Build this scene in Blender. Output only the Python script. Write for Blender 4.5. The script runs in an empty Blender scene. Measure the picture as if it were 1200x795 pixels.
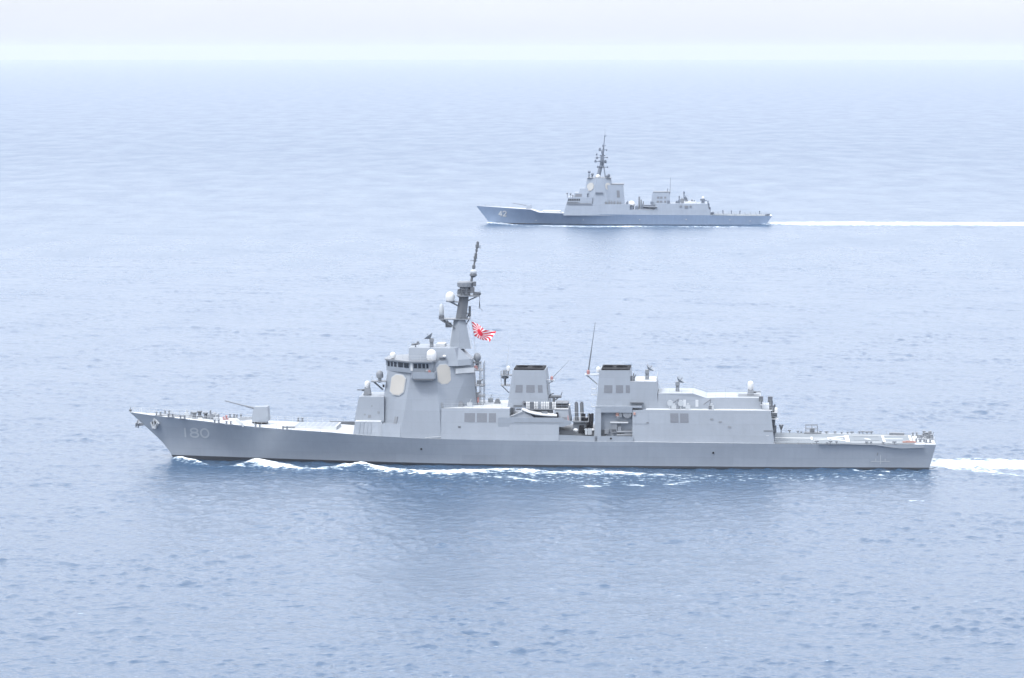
import bpy, bmesh, math, random
import numpy as np
from mathutils import Vector, Matrix

random.seed(7)
R = math.radians
S = bpy.context.scene
COL = S.collection

# ------------------------------------------------------------------ camera
F_PX, W_PX, H_PX = 3900.0, 1200.0, 795.0      # focal length in pixels of the photograph
CAM_H = 88.2                                   # metres above the sea
PITCH = math.atan((H_PX / 2 - 60.0) / F_PX)
cam_d = bpy.data.cameras.new('camera')
cam_d.sensor_width = 36.0
cam_d.lens = 36.0 * F_PX / W_PX
cam_d.clip_start = 1.0
cam_d.clip_end = 200000.0
cam = bpy.data.objects.new('camera', cam_d)
COL.objects.link(cam)
cam.location = (0, 0, CAM_H)
cam.rotation_euler = (math.pi / 2 - PITCH, 0, 0)
S.camera = cam

# ------------------------------------------------------------------ sky, sun, exposure
SUN_EL, SUN_AZ = R(56), R(-140)                # azimuth from +Y, clockwise
w = bpy.data.worlds.new('World'); S.world = w; w.use_nodes = True
nt = w.node_tree; nt.nodes.clear()
sky = nt.nodes.new('ShaderNodeTexSky'); sky.sky_type = 'NISHITA'; sky.sun_disc = False
sky.sun_elevation = SUN_EL; sky.sun_rotation = SUN_AZ
sky.altitude = 0; sky.air_density = 1.0; sky.dust_density = 2.0; sky.ozone_density = 1.0
# thin high overcast: cloud veil mixed over the clear sky
tc = nt.nodes.new('ShaderNodeTexCoord')
mp = nt.nodes.new('ShaderNodeMapping'); mp.inputs['Scale'].default_value = (5, 5, 22)
nz = nt.nodes.new('ShaderNodeTexNoise'); nz.inputs['Scale'].default_value = 2.2; nz.inputs['Detail'].default_value = 6
cr = nt.nodes.new('ShaderNodeMapRange'); cr.inputs['From Min'].default_value = 0.3; cr.inputs['From Max'].default_value = 0.7
cr.inputs['To Min'].default_value = 0.88; cr.inputs['To Max'].default_value = 0.95
mx = nt.nodes.new('ShaderNodeMix'); mx.data_type = 'RGBA'
sx = nt.nodes.new('ShaderNodeSeparateXYZ')                      # an overcast sky is brighter overhead than at the horizon
zr = nt.nodes.new('ShaderNodeMapRange'); zr.inputs['From Min'].default_value = 0.0; zr.inputs['From Max'].default_value = 0.22
vs_ = nt.nodes.new('ShaderNodeMix'); vs_.data_type = 'RGBA'
vs_.inputs['A'].default_value = (5.5, 5.75, 6.2, 1); vs_.inputs['B'].default_value = (17.0, 18.0, 20.0, 1)
bg = nt.nodes.new('ShaderNodeBackground'); bg.inputs['Strength'].default_value = 0.10
out = nt.nodes.new('ShaderNodeOutputWorld')
L = nt.links.new
L(tc.outputs['Generated'], sx.inputs[0]); L(sx.outputs['Z'], zr.inputs['Value']); L(zr.outputs['Result'], vs_.inputs['Factor'])
L(vs_.outputs['Result'], mx.inputs['B'])
L(tc.outputs['Generated'], mp.inputs['Vector']); L(mp.outputs['Vector'], nz.inputs['Vector'])
L(nz.outputs['Fac'], cr.inputs['Value']); L(cr.outputs['Result'], mx.inputs['Factor'])
L(sky.outputs['Color'], mx.inputs['A']); L(mx.outputs['Result'], bg.inputs['Color'])
L(bg.outputs['Background'], out.inputs['Surface'])

sd = bpy.data.lights.new('sun', 'SUN'); sd.energy = 2.0; sd.angle = R(12); sd.color = (1.0, 0.98, 0.95)
sun = bpy.data.objects.new('sun', sd); COL.objects.link(sun)
_d = Vector((math.sin(SUN_AZ) * math.cos(SUN_EL), math.cos(SUN_AZ) * math.cos(SUN_EL), math.sin(SUN_EL)))
sun.rotation_euler = _d.to_track_quat('Z', 'Y').to_euler()
sun.location = (0, 0, 400)

S.view_settings.view_transform = 'Standard'; S.view_settings.look = 'None'
S.view_settings.exposure = 0.57; S.view_settings.gamma = 1.0; S.view_settings.use_curve_mapping = False
S.render.engine = 'CYCLES'
S.cycles.use_denoising = True
S.cycles.denoising_prefilter = 'ACCURATE'
try:
    S.cycles.denoiser = 'OPENIMAGEDENOISE'
    S.cycles.denoising_input_passes = 'RGB_ALBEDO_NORMAL'
except Exception:
    pass
S.cycles.max_bounces = 6; S.cycles.volume_bounces = 1
S.cycles.caustics_reflective = False; S.cycles.caustics_refractive = False

# ------------------------------------------------------------------ frames: a pixel of the photo seen on a ship's own vertical plane
_f = Vector((0, math.cos(PITCH), -math.sin(PITCH))); _u = Vector((0, math.sin(PITCH), math.cos(PITCH)))
CAMP = Vector((0, 0, CAM_H))
def ray(px, py):
    return _f + Vector((1, 0, 0)) * ((px - W_PX / 2) / F_PX) + _u * ((H_PX / 2 - py) / F_PX)
def sea_point(px, py, z=0.0):
    d = ray(px, py); t = (z - CAM_H) / d.z
    return CAMP + d * t

class Frame:
    """Ship axes: x runs aft, y runs to starboard (away from the camera), z up from the waterline."""
    def __init__(s, px, py, half, yaw):
        p = sea_point(px, py)
        s.yaw = yaw
        s.ex = Vector((math.cos(yaw), -math.sin(yaw), 0)); s.ey = Vector((math.sin(yaw), math.cos(yaw), 0))
        s.O = p + s.ey * half
    def __call__(s, px, py, lat):
        d = ray(px, py)
        t = ((s.O - CAMP).dot(s.ey) + lat) / d.dot(s.ey)
        q = CAMP + d * t - s.O
        return Vector((q.dot(s.ex), lat, q.z))
    def on_level(s, px, py, z):
        q = sea_point(px, py, z) - s.O
        return Vector((q.dot(s.ex), q.dot(s.ey), z))
    def x(s, px, lat=0.0): return s(px, 500, lat).x
    def z(s, px, py, lat=0.0): return s(px, py, lat).z
    def world(s, v): return s.O + s.ex * v.x + s.ey * v.y + Vector((0, 0, v.z))

NEAR = Frame(640, 548.0, 10.0, R(4.0))
FAR = Frame(735, 263.8, 8.5, R(3.0))

# ------------------------------------------------------------------ materials
def nodes(m):
    m.use_nodes = True
    return m.node_tree, m.node_tree.nodes['Principled BSDF']
def mat(name, color, rough=0.5, metal=0.0, var=0.06, streak=0.0, scale=0.35, spec=0.5, plates=False):
    m = bpy.data.materials.new(name); t, b = nodes(m)
    b.inputs['Roughness'].default_value = rough; b.inputs['Metallic'].default_value = metal
    b.inputs['Specular IOR Level'].default_value = spec
    g = t.nodes.new('ShaderNodeTexCoord')
    n1 = t.nodes.new('ShaderNodeTexNoise'); n1.inputs['Scale'].default_value = scale; n1.inputs['Detail'].default_value = 5
    t.links.new(g.outputs['Object'], n1.inputs['Vector'])
    mp = t.nodes.new('ShaderNodeMapping'); mp.inputs['Scale'].default_value = (1.1, 1.1, 0.07)
    t.links.new(g.outputs['Object'], mp.inputs['Vector'])
    n2 = t.nodes.new('ShaderNodeTexNoise'); n2.inputs['Scale'].default_value = 1.0; n2.inputs['Detail'].default_value = 4
    t.links.new(mp.outputs['Vector'], n2.inputs['Vector'])
    def rng(node, amp):
        r = t.nodes.new('ShaderNodeMapRange'); r.inputs['From Min'].default_value = 0.25; r.inputs['From Max'].default_value = 0.75
        r.inputs['To Min'].default_value = 1 - amp; r.inputs['To Max'].default_value = 1 + amp
        t.links.new(node.outputs['Fac'], r.inputs['Value']); return r.outputs['Result']
    mu = t.nodes.new('ShaderNodeMath'); mu.operation = 'MULTIPLY'
    t.links.new(rng(n1, var), mu.inputs[0]); t.links.new(rng(n2, streak), mu.inputs[1])
    if plates:                                                   # welded plating: every plate a shade apart, seams a little darker
        sp = t.nodes.new('ShaderNodeSeparateXYZ'); cb = t.nodes.new('ShaderNodeCombineXYZ'); br = t.nodes.new('ShaderNodeTexBrick')
        t.links.new(g.outputs['Object'], sp.inputs[0]); t.links.new(sp.outputs['X'], cb.inputs['X']); t.links.new(sp.outputs['Z'], cb.inputs['Y']); t.links.new(cb.outputs[0], br.inputs['Vector'])
        br.inputs['Scale'].default_value = 1.0; br.inputs['Brick Width'].default_value = 7.2; br.inputs['Row Height'].default_value = 2.35
        br.inputs['Mortar Size'].default_value = 0.035; br.inputs['Mortar Smooth'].default_value = 0.6
        br.inputs['Color1'].default_value = (.965, .965, .965, 1); br.inputs['Color2'].default_value = (1.03, 1.03, 1.03, 1); br.inputs['Mortar'].default_value = (.86, .86, .86, 1)
        m2 = t.nodes.new('ShaderNodeMath'); m2.operation = 'MULTIPLY'; t.links.new(mu.outputs[0], m2.inputs[0]); t.links.new(br.outputs['Color'], m2.inputs[1]); mu = m2
        n3 = t.nodes.new('ShaderNodeTexNoise'); n3.inputs['Scale'].default_value = 0.9; t.links.new(g.outputs['Object'], n3.inputs['Vector'])
        bp = t.nodes.new('ShaderNodeBump'); bp.inputs['Strength'].default_value = 0.5; bp.inputs['Distance'].default_value = 0.06
        t.links.new(n3.outputs['Fac'], bp.inputs['Height']); t.links.new(bp.outputs['Normal'], b.inputs['Normal'])
    vm = t.nodes.new('ShaderNodeVectorMath'); vm.operation = 'SCALE'
    vm.inputs[0].default_value = color[:3]
    t.links.new(mu.outputs[0], vm.inputs['Scale']); t.links.new(vm.outputs['Vector'], b.inputs['Base Color'])
    return m
M = {
    'hull': mat('hull_paint', (0.222, 0.248, 0.285), 0.42, var=0.05, streak=0.035, scale=0.10, plates=True),
    'grey': mat('superstructure_paint', (0.192, 0.215, 0.247), 0.5, var=0.04, streak=0.03, scale=0.2, plates=True),
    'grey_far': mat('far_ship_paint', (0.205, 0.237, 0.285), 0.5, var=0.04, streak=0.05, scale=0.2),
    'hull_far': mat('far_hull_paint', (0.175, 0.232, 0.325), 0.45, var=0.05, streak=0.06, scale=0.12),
    'deck': mat('deck_paint', (0.43, 0.445, 0.46), 0.8, var=0.10, scale=0.5),
    'roof': mat('roof_deck_paint', (0.30, 0.32, 0.345), 0.75, var=0.08, scale=0.5),
    'dark_hazed': mat('haze_tinted_fitting_paint', (0.11, 0.13, 0.165), 0.5, var=0.1),  # dark fittings lightened and blued: distance haze put into the colour
    'flight': mat('flight_deck_paint', (0.15, 0.168, 0.185), 0.85, var=0.12, scale=0.4),
    'dark': mat('dark_mast_paint', (0.085, 0.093, 0.105), 0.5, var=0.1),
    'mid': mat('fitting_grey_paint', (0.15, 0.162, 0.18), 0.5, var=0.1),
    'black': mat('black_paint', (0.012, 0.012, 0.014), 0.8, var=0.2, spec=0.1),
    'boot': mat('boot_topping_paint', (0.03, 0.033, 0.04), 0.5, var=0.2),
    'white': mat('white_radome', (0.52, 0.525, 0.525), 0.5, var=0.02),
    'marking': mat('white_marking_paint', (0.78, 0.78, 0.76), 0.7, var=0.06, scale=1.2),
    'number': mat('pale_number_paint', (0.34, 0.36, 0.385), 0.5, var=0.03),
    'panel': mat('radar_panel_cover', (0.335, 0.318, 0.29), 0.55, var=0.02),
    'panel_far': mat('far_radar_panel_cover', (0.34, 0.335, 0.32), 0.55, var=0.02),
    'louvre': mat('louvre_grille', (0.115, 0.125, 0.145), 0.6, var=0.08, scale=3),
    'glass': mat('window_glass', (0.012, 0.016, 0.024), 0.08, var=0.05),
    'red': mat('red_fitting_paint', (0.30, 0.14, 0.135), 0.5, var=0.1),
    'orange': mat('orange_life_gear', (0.34, 0.19, 0.16), 0.6, var=0.1),
    'rail': mat('rail_steel', (0.34, 0.36, 0.38), 0.45, var=0.05),
    'rubber': mat('boat_tube_rubber', (0.05, 0.06, 0.08), 0.6, var=0.1),
    'tarp': mat('boat_canvas', (0.16, 0.18, 0.21), 0.8, var=0.12),
}

# ------------------------------------------------------------------ mesh builder
class MB:
    def __init__(s): s.v, s.f, s.mi = [], [], []
    def add(s, vs, fs, mi=0):
        o = len(s.v); s.v += [Vector(a) for a in vs]
        for f in fs: s.f.append([i + o for i in f]); s.mi.append(mi)
        return s
    def box(s, x0, x1, y0, y1, z0, z1, mi=0):
        return s.loft([[(x0, y0, z0), (x1, y0, z0), (x1, y1, z0), (x0, y1, z0)],
                       [(x0, y0, z1), (x1, y0, z1), (x1, y1, z1), (x0, y1, z1)]], mi=mi)
    def cbox(s, c, sx, sy, sz, mi=0):
        return s.box(c[0] - sx / 2, c[0] + sx / 2, c[1] - sy / 2, c[1] + sy / 2, c[2] - sz / 2, c[2] + sz / 2, mi)
    def loft(s, rings, caps=True, mi=0):
        n = len(rings[0]); vs = [p for r in rings for p in r]; fs = []
        for k in range(len(rings) - 1):
            for i in range(n):
                j = (i + 1) % n
                fs.append((k * n + i, k * n + j, (k + 1) * n + j, (k + 1) * n + i))
        if caps:
            fs.append(tuple(range(n - 1, -1, -1))); fs.append(tuple((len(rings) - 1) * n + i for i in range(n)))
        return s.add(vs, fs, mi)
    def prism(s, poly, y0, y1, mi=0):                       # polygon of (x, z) pushed from y0 to y1
        return s.loft([[(a, y0, b) for a, b in poly], [(a, y1, b) for a, b in poly]], mi=mi)
    def tube(s, p, q, r0, r1=None, n=8, mi=0):
        p, q = Vector(p), Vector(q); r1 = r0 if r1 is None else r1
        d = (q - p).normalized(); a = d.orthogonal().normalized(); b = d.cross(a)
        rg = lambda c, r: [c + (a * math.cos(t) + b * math.sin(t)) * r for t in [2 * math.pi * i / n for i in range(n)]]
        return s.loft([rg(p, r0), rg(q, r1)], mi=mi)
    def path(s, pts, r, n=5):
        for a, b in zip(pts, pts[1:]): s.tube(a, b, r, n=n)
        return s
    def lathe(s, c, prof, axis=(0, 0, 1), n=16, mi=0):      # profile of (radius, height along axis)
        c = Vector(c); d = Vector(axis).normalized(); a = d.orthogonal().normalized(); b = d.cross(a)
        return s.loft([[c + d * h + (a * math.cos(t) + b * math.sin(t)) * max(r, 0.002)
                        for t in [2 * math.pi * i / n for i in range(n)]] for r, h in prof], mi=mi)
    def ball(s, c, r, sz=1.0, n=16):
        return s.lathe(c, [(r * math.sin(math.pi * k / 8), -r * sz * math.cos(math.pi * k / 8)) for k in range(9)], n=n)
    def dome(s, c, r, h):                                   # radome: short drum with a round cap, base centre at c
        return s.lathe(c, [(r * .86, 0), (r, h * .25), (r, h - r)] + [(r * math.cos(t), h - r + r * math.sin(t)) for t in [.35, .7, 1.0, 1.3, 1.57]])
    def build(s, name, m, parent=None, smooth=False, origin=None):
        me = bpy.data.meshes.new(name)
        o0 = Vector(origin) if origin is not None else Vector((0, 0, 0))
        me.from_pydata([tuple(v - o0) for v in s.v], [], s.f)
        for q in (m if isinstance(m, (list, tuple)) else [m]): me.materials.append(M[q] if isinstance(q, str) else q)
        me.polygons.foreach_set('material_index', s.mi)
        bm = bmesh.new(); bm.from_mesh(me); bmesh.ops.recalc_face_normals(bm, faces=bm.faces); bm.to_mesh(me); bm.free()
        if smooth:
            me.polygons.foreach_set('use_smooth', [True] * len(me.polygons))
            try: me.set_sharp_from_angle(angle=R(40))
            except Exception: pass
        ob = bpy.data.objects.new(name, me); COL.objects.link(ob)
        if parent: ob.parent = parent
        return ob

def thing(name, label, cat, frame, at=(0, 0, 0), group=None):
    o = bpy.data.objects.new(name, None); COL.objects.link(o)
    o.location = frame.world(Vector(at)); o.rotation_euler = (0, 0, -frame.yaw)
    o['label'] = label; o['category'] = cat
    if group: o['group'] = group
    return o

def lerp(a, b, t): return a + (b - a) * t
def spline(xs, ys):
    """Smooth curve through points (monotone-ish Catmull-Rom)."""
    xs = list(xs); ys = list(ys); n = len(xs)
    ms = []
    for i in range(n):
        if i == 0: ms.append((ys[1] - ys[0]) / (xs[1] - xs[0]))
        elif i == n - 1: ms.append((ys[-1] - ys[-2]) / (xs[-1] - xs[-2]))
        else: ms.append((ys[i + 1] - ys[i - 1]) / (xs[i + 1] - xs[i - 1]))
    def f(x):
        if x <= xs[0]: return ys[0]
        if x >= xs[-1]: return ys[-1]
        i = max(k for k in range(n - 1) if xs[k] <= x)
        h = xs[i + 1] - xs[i]; t = (x - xs[i]) / h
        return ((2 * t**3 - 3 * t * t + 1) * ys[i] + (t**3 - 2 * t * t + t) * h * ms[i]
                + (-2 * t**3 + 3 * t * t) * ys[i + 1] + (t**3 - t * t) * h * ms[i + 1])
    return f

def on_quad(quad, s0, s1, t0, t1, shape='rect', thick=0.12, cx=0.27, cy=0.17):
    """A flat plate lying on a wall (corners bl, br, tr, tl), proud of it by thick."""
    A, B, C_, D = [Vector(q) for q in quad]
    nrm = (B - A).cross(D - A).normalized()
    if nrm.y > 0: nrm = -nrm
    P = lambda a, b: lerp(lerp(A, B, a), lerp(D, C_, a), b)
    ds, dt = s1 - s0, t1 - t0
    if shape == 'rect': uv = [(0, 0), (1, 0), (1, 1), (0, 1)]
    else: uv = [(cx, 0), (1 - cx, 0), (1, cy), (1, 1 - cy), (1 - cx, 1), (cx, 1), (0, 1 - cy), (0, cy)]
    pts = [P(s0 + a * ds, t0 + b * dt) for a, b in uv]
    mb = MB(); mb.loft([[p - nrm * 0.06 for p in pts], [p + nrm * thick for p in pts]])
    return mb

def railing(pts, name='railing', parent=None, h=1.05, step=1.9, r=0.032, m='rail'):
    mb = MB(); up = Vector((0, 0, 1))
    for a, b in zip(pts, pts[1:]):
        a, b = Vector(a), Vector(b); n = max(1, int((b - a).length / step))
        for k in range(n + 1):
            p = lerp(a, b, k / n); mb.tube(p - up * .05, p + up * h, r, n=4)
        for q in (0.5, 1.0): mb.tube(a + up * h * q, b + up * h * q, r * .8, n=4)
    return mb.build(name, m, parent)

def stroke_digits(text, w_, h_, gap, sw):
    """Digits as wide strokes: list of polylines in (x, z)."""
    outl = []; x = 0.0
    def arc(cx, cz, rx, rz, a0, a1, n=14): return [(cx + rx * math.cos(R(a0 + (a1 - a0) * i / n)), cz + rz * math.sin(R(a0 + (a1 - a0) * i / n))) for i in range(n + 1)]
    for ch in text:
        if ch == '1': outl.append([(x + w_ * .2, 0), (x + w_ * .2, h_)]); x += w_ * .4 + gap; continue
        if ch == '0': outl.append(arc(x + w_ / 2, h_ / 2, w_ / 2, h_ / 2, 0, 360, 24))
        if ch == '8':
            outl.append(arc(x + w_ / 2, h_ * .26, w_ / 2, h_ * .26, 0, 360, 20)); outl.append(arc(x + w_ / 2, h_ * .76, w_ * .44, h_ * .24, 0, 360, 20))
        if ch == '4': outl.append([(x + w_ * .72, 0), (x + w_ * .72, h_), (x, h_ * .32), (x + w_, h_ * .32)])
        if ch == '2': outl.append(arc(x + w_ / 2, h_ * .72, w_ / 2, h_ * .28, 165, -35) + [(x + w_ * .02, 0), (x + w_, 0)])
        x += w_ + gap
    return outl
def number_on(text, x0, z0, w_, h_, gap, sw, surf, name, m, parent, out_=0.05, lift=0.0):
    """Hull number that follows the curved side: surf(x, z) gives the half breadth there."""
    mb = MB()
    for pl in stroke_digits(text, w_, h_, gap, sw):
        fine = [pl[0]]
        for a, b in zip(pl, pl[1:]):
            n = max(1, int(math.hypot(b[0] - a[0], b[1] - a[1]) / 0.5))
            fine += [(lerp(a[0], b[0], k / n), lerp(a[1], b[1], k / n)) for k in range(1, n + 1)]
        for a, b in zip(fine, fine[1:]):
            d = math.hypot(b[0] - a[0], b[1] - a[1]) or 1; tx, tz = (b[0] - a[0]) / d, (b[1] - a[1]) / d
            nx, nz = -tz * sw / 2, tx * sw / 2; ex, ez = tx * sw * .25, tz * sw * .25
            q = [(a[0] - ex + nx, a[1] - ez + nz), (a[0] - ex - nx, a[1] - ez - nz), (b[0] + ex - nx, b[1] + ez - nz), (b[0] + ex + nx, b[1] + ez + nz)]
            vs = []
            for (u, v) in q:
                X, Z = x0 + u, z0 + v; vs.append((X, -surf(X, Z) - out_ - lift, Z))
            mb.add(vs, [(0, 1, 2, 3)])
            out_ += 0.0007
    return mb.build(name, m, parent)

# ------------------------------------------------------------------ the sea
def ship_local(frame, X, Y):
    dx, dy = X - frame.O.x, Y - frame.O.y
    return dx * frame.ex.x + dy * frame.ex.y, dx * frame.ey.x + dy * frame.ey.y
def seg_dist(lx, ly, pts):
    """Distance to a polyline of (x, y, width, strength) and the width and strength there."""
    best = np.full(lx.shape, 1e9, np.float32); wd = np.ones_like(best); st = np.zeros_like(best)
    for (ax, ay, aw, as_), (bx, by, bw, bs) in zip(pts, pts[1:]):
        ux, uy = bx - ax, by - ay; l2 = ux * ux + uy * uy
        t = np.clip(((lx - ax) * ux + (ly - ay) * uy) / l2, 0, 1)
        w_ = aw + (bw - aw) * t
        d = np.hypot(lx - ax - t * ux, ly - ay - t * uy) / w_
        m_ = d < best
        best = np.where(m_, d, best); wd = np.where(m_, w_, wd); st = np.where(m_, as_ + (bs - as_) * t, st)
    return best, wd, st

def make_sea():
    fine = np.linspace(-R(10.6), R(10.6), 1350)
    side = np.geomspace(R(10.62), R(40), 90)
    back = np.linspace(R(44), R(180), 35)[:-1]
    th = np.concatenate([-back[::-1], -side[::-1], fine, side, back, [R(180)]])
    fh = F_PX * CAM_H
    # rows equally spaced in view angle so that each wave is sampled alike near and far
    inv = np.linspace(fh / 440.0, fh / 34000.0, 1500)
    r = np.concatenate([np.linspace(8, 425, 24), fh / inv])
    nr, ntn = len(r), len(th)
    Rg, Tg = np.meshgrid(r.astype(np.float32), th.astype(np.float32), indexing='ij')
    X = Rg * np.sin(Tg); Y = Rg * np.cos(Tg)
    dr = np.gradient(r)[:, None].astype(np.float32)
    dt = np.abs(np.gradient(th))[None, :].astype(np.float32)
    rs = Rg * dt
    cr, sr = np.cos(Tg), np.sin(Tg)
    Z = np.zeros_like(X)
    rng = np.random.RandomState(3)
    n = 96
    lam = np.geomspace(1.2, 45, n)
    for l in lam:
        k = 2 * math.pi / l
        a = rng.normal(R(200), R(48) if l < 9 else R(28))
        slope = 0.078 if l < 4.0 else 0.078 * (4.0 / l) ** 1.0
        amp = slope / k * math.sqrt(2) * math.sqrt(4.8 / n) * rng.uniform(0.6, 1.4)
        kx, ky = k * math.sin(a), k * math.cos(a)
        kr = np.abs(kx * sr + ky * cr); kt = np.abs(kx * cr - ky * sr)
        wgt = np.clip(2.6 - kr * dr / 1.7, 0, 1) * np.clip(1.5 - kt * rs / 1.5, 0, 1)
        ph = kx * X + ky * Y + rng.uniform(0, 6.28)
        c = np.cos(ph)
        Z += (amp * wgt * (c + 0.18 * np.cos(2 * ph))).astype(np.float32)
    # steepen the crests and let the sea run in groups, so that single steep faces stand out
    Z += 0.5 * np.clip(Z, 0, 1.2) ** 2
    e = np.zeros_like(X)
    for i in range(26):
        l = rng.uniform(24, 110); a = rng.normal(R(200), R(60)); k = 2 * math.pi / l
        e += np.cos(k * (X * math.sin(a) + Y * math.cos(a)) + rng.uniform(0, 6.28)).astype(np.float32)
    Z *= np.clip(0.97 + 0.055 * e, 0.5, 1.5)
    # gusts: patches of rougher and smoother water
    g = np.zeros_like(X)
    for i in range(9):
        l = rng.uniform(90, 420); a = rng.uniform(0, 6.28)
        g += np.cos((X * math.sin(a) * 0.45 + Y * math.cos(a)) * 6.28 / l + rng.uniform(0, 6.28)).astype(np.float32)
    Z *= 1 + 0.03 * np.clip(g, -3, 3)
    foam = np.zeros_like(X)
    for frame, bands in ((NEAR, NEAR_FOAM), (FAR, FAR_FOAM)):
        lx, ly = ship_local(frame, X, Y)
        box = (np.abs(ly) < 160) & (lx > -130) & (lx < 900)
        lxb, lyb, zb, fb = lx[box], ly[box], Z[box], foam[box]
        for pts, height, sharp in bands:
            d, w_, st = seg_dist(lxb, lyb, pts)
            e = np.exp(-(d ** sharp)) * st
            fb = np.maximum(fb, e)
            zb = zb + height * np.exp(-(d * 0.9) ** 2) * np.clip(st, 0, 1)
        Z[box] = zb; foam[box] = fb
    co = np.empty((nr * ntn + 1, 3), np.float32)
    co[:-1, 0] = X.ravel(); co[:-1, 1] = Y.ravel(); co[:-1, 2] = Z.ravel(); co[-1] = 0
    idx = np.arange(nr * ntn).reshape(nr, ntn)
    nx_ = np.roll(idx, -1, axis=1)
    quads = np.stack([idx[:-1], nx_[:-1], nx_[1:], idx[1:]], axis=-1).reshape(-1, 4)
    quads = quads[:, ::-1]
    cap = np.stack([nx_[0], idx[0], np.full(ntn, nr * ntn)], axis=-1)
    nl = quads.size + cap.size
    me = bpy.data.meshes.new('sea')
    me.vertices.add(len(co)); me.vertices.foreach_set('co', co.ravel())
    me.loops.add(nl); me.loops.foreach_set('vertex_index', np.concatenate([quads.ravel(), cap.ravel()]).astype(np.int32))
    npol = len(quads) + len(cap)
    me.polygons.add(npol)
    st = np.concatenate([np.arange(len(quads)) * 4, quads.size + np.arange(len(cap)) * 3]).astype(np.int32)
    me.polygons.foreach_set('loop_start', st)
    me.polygons.foreach_set('use_smooth', np.ones(npol, bool))
    at = me.attributes.new('foam', 'FLOAT', 'POINT')
    at.data.foreach_set('value', np.concatenate([foam.ravel(), [0]]).astype(np.float32))
    # ripples too small for the mesh at that distance count as surface roughness
    rough = np.clip(0.12 + 0.34 * np.log10(np.maximum(Rg, 500) / 500), 0.12, 0.38)
    ar = me.attributes.new('ripple_roughness', 'FLOAT', 'POINT')
    ar.data.foreach_set('value', np.concatenate([rough.ravel(), [0.10]]).astype(np.float32))
    me.update(calc_edges=True)
    me.validate()
    o = bpy.data.objects.new('sea', me); COL.objects.link(o); o['kind'] = 'structure'
    # water: deep blue body under a mirror of sky, with small ripples; foam where the hulls break it
    m = bpy.data.materials.new('sea_water'); t, b = nodes(m)
    b.inputs['Base Color'].default_value = (0.026, 0.060, 0.112, 1); b.inputs['Roughness'].default_value = 0.10
    b.inputs['IOR'].default_value = 1.333
    g = t.nodes.new('ShaderNodeNewGeometry')
    ra_ = t.nodes.new('ShaderNodeAttribute'); ra_.attribute_name = 'ripple_roughness'; 
    # wind streaks: long lanes of slightly rougher and calmer water
    ms = t.nodes.new('ShaderNodeMapping'); ms.inputs['Scale'].default_value = (0.035, 0.012, 1.0); t.links.new(g.outputs['Position'], ms.inputs['Vector'])
    nl = t.nodes.new('ShaderNodeTexNoise'); nl.inputs['Scale'].default_value = 1.0; nl.inputs['Detail'].default_value = 7; nl.inputs['Roughness'].default_value = 0.7; t.links.new(ms.outputs['Vector'], nl.inputs['Vector'])
    rl = t.nodes.new('ShaderNodeMapRange'); rl.inputs['From Min'].default_value = 0.25; rl.inputs['From Max'].default_value = 0.75; rl.inputs['To Min'].default_value = 0.82; rl.inputs['To Max'].default_value = 1.18
    t.links.new(nl.outputs['Fac'], rl.inputs['Value']); rm = t.nodes.new('ShaderNodeMath'); rm.operation = 'MULTIPLY'
    t.links.new(ra_.outputs['Fac'], rm.inputs[0]); t.links.new(rl.outputs['Result'], rm.inputs[1]); t.links.new(rm.outputs[0], b.inputs['Roughness'])
    mp = t.nodes.new('ShaderNodeMapping'); mp.inputs['Scale'].default_value = (0.75, 1.0, 1.0)
    t.links.new(g.outputs['Position'], mp.inputs['Vector'])
    n1 = t.nodes.new('ShaderNodeTexNoise'); n1.inputs['Scale'].default_value = 0.55; n1.inputs['Detail'].default_value = 6; n1.inputs['Roughness'].default_value = 0.62
    t.links.new(mp.outputs['Vector'], n1.inputs['Vector'])
    bp = t.nodes.new('ShaderNodeBump'); bp.inputs['Strength'].default_value = 1.0; bp.inputs['Distance'].default_value = 0.42
    t.links.new(n1.outputs['Fac'], bp.inputs['Height']); t.links.new(bp.outputs['Normal'], b.inputs['Normal'])
    fb = t.nodes.new('ShaderNodeBsdfPrincipled'); fb.inputs['Roughness'].default_value = 0.8
    fa = t.nodes.new('ShaderNodeAttribute'); fa.attribute_name = 'foam'
    n2 = t.nodes.new('ShaderNodeTexNoise'); n2.inputs['Scale'].default_value = 1.2; n2.inputs['Detail'].default_value = 8; n2.inputs['Roughness'].default_value = 0.68
    mp2 = t.nodes.new('ShaderNodeMapping'); mp2.inputs['Scale'].default_value = (0.45, 0.8, 0.6)
    t.links.new(g.outputs['Position'], mp2.inputs['Vector']); t.links.new(mp2.outputs['Vector'], n2.inputs['Vector'])
    ad = t.nodes.new('ShaderNodeMath'); ad.operation = 'ADD'
    ns = t.nodes.new('ShaderNodeMath'); ns.operation = 'MULTIPLY_ADD'; ns.inputs[1].default_value = 2.7; ns.inputs[2].default_value = -1.35
    t.links.new(n2.outputs['Fac'], ns.inputs[0]); t.links.new(fa.outputs['Fac'], ad.inputs[0]); t.links.new(ns.outputs[0], ad.inputs[1])
    rg = t.nodes.new('ShaderNodeMapRange'); rg.inputs['From Min'].default_value = 0.38; rg.inputs['From Max'].default_value = 0.80
    t.links.new(ad.outputs[0], rg.inputs['Value'])
    fm = t.nodes.new('ShaderNodeMix'); fm.data_type = 'RGBA'; fm.inputs['A'].default_value = (0.36, 0.50, 0.58, 1); fm.inputs['B'].default_value = (0.86, 0.88, 0.89, 1)
    t.links.new(rg.outputs['Result'], fm.inputs['Factor']); t.links.new(fm.outputs['Result'], fb.inputs['Base Color'])
    mxs = t.nodes.new('ShaderNodeMixShader'); om = t.nodes['Material Output']
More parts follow.
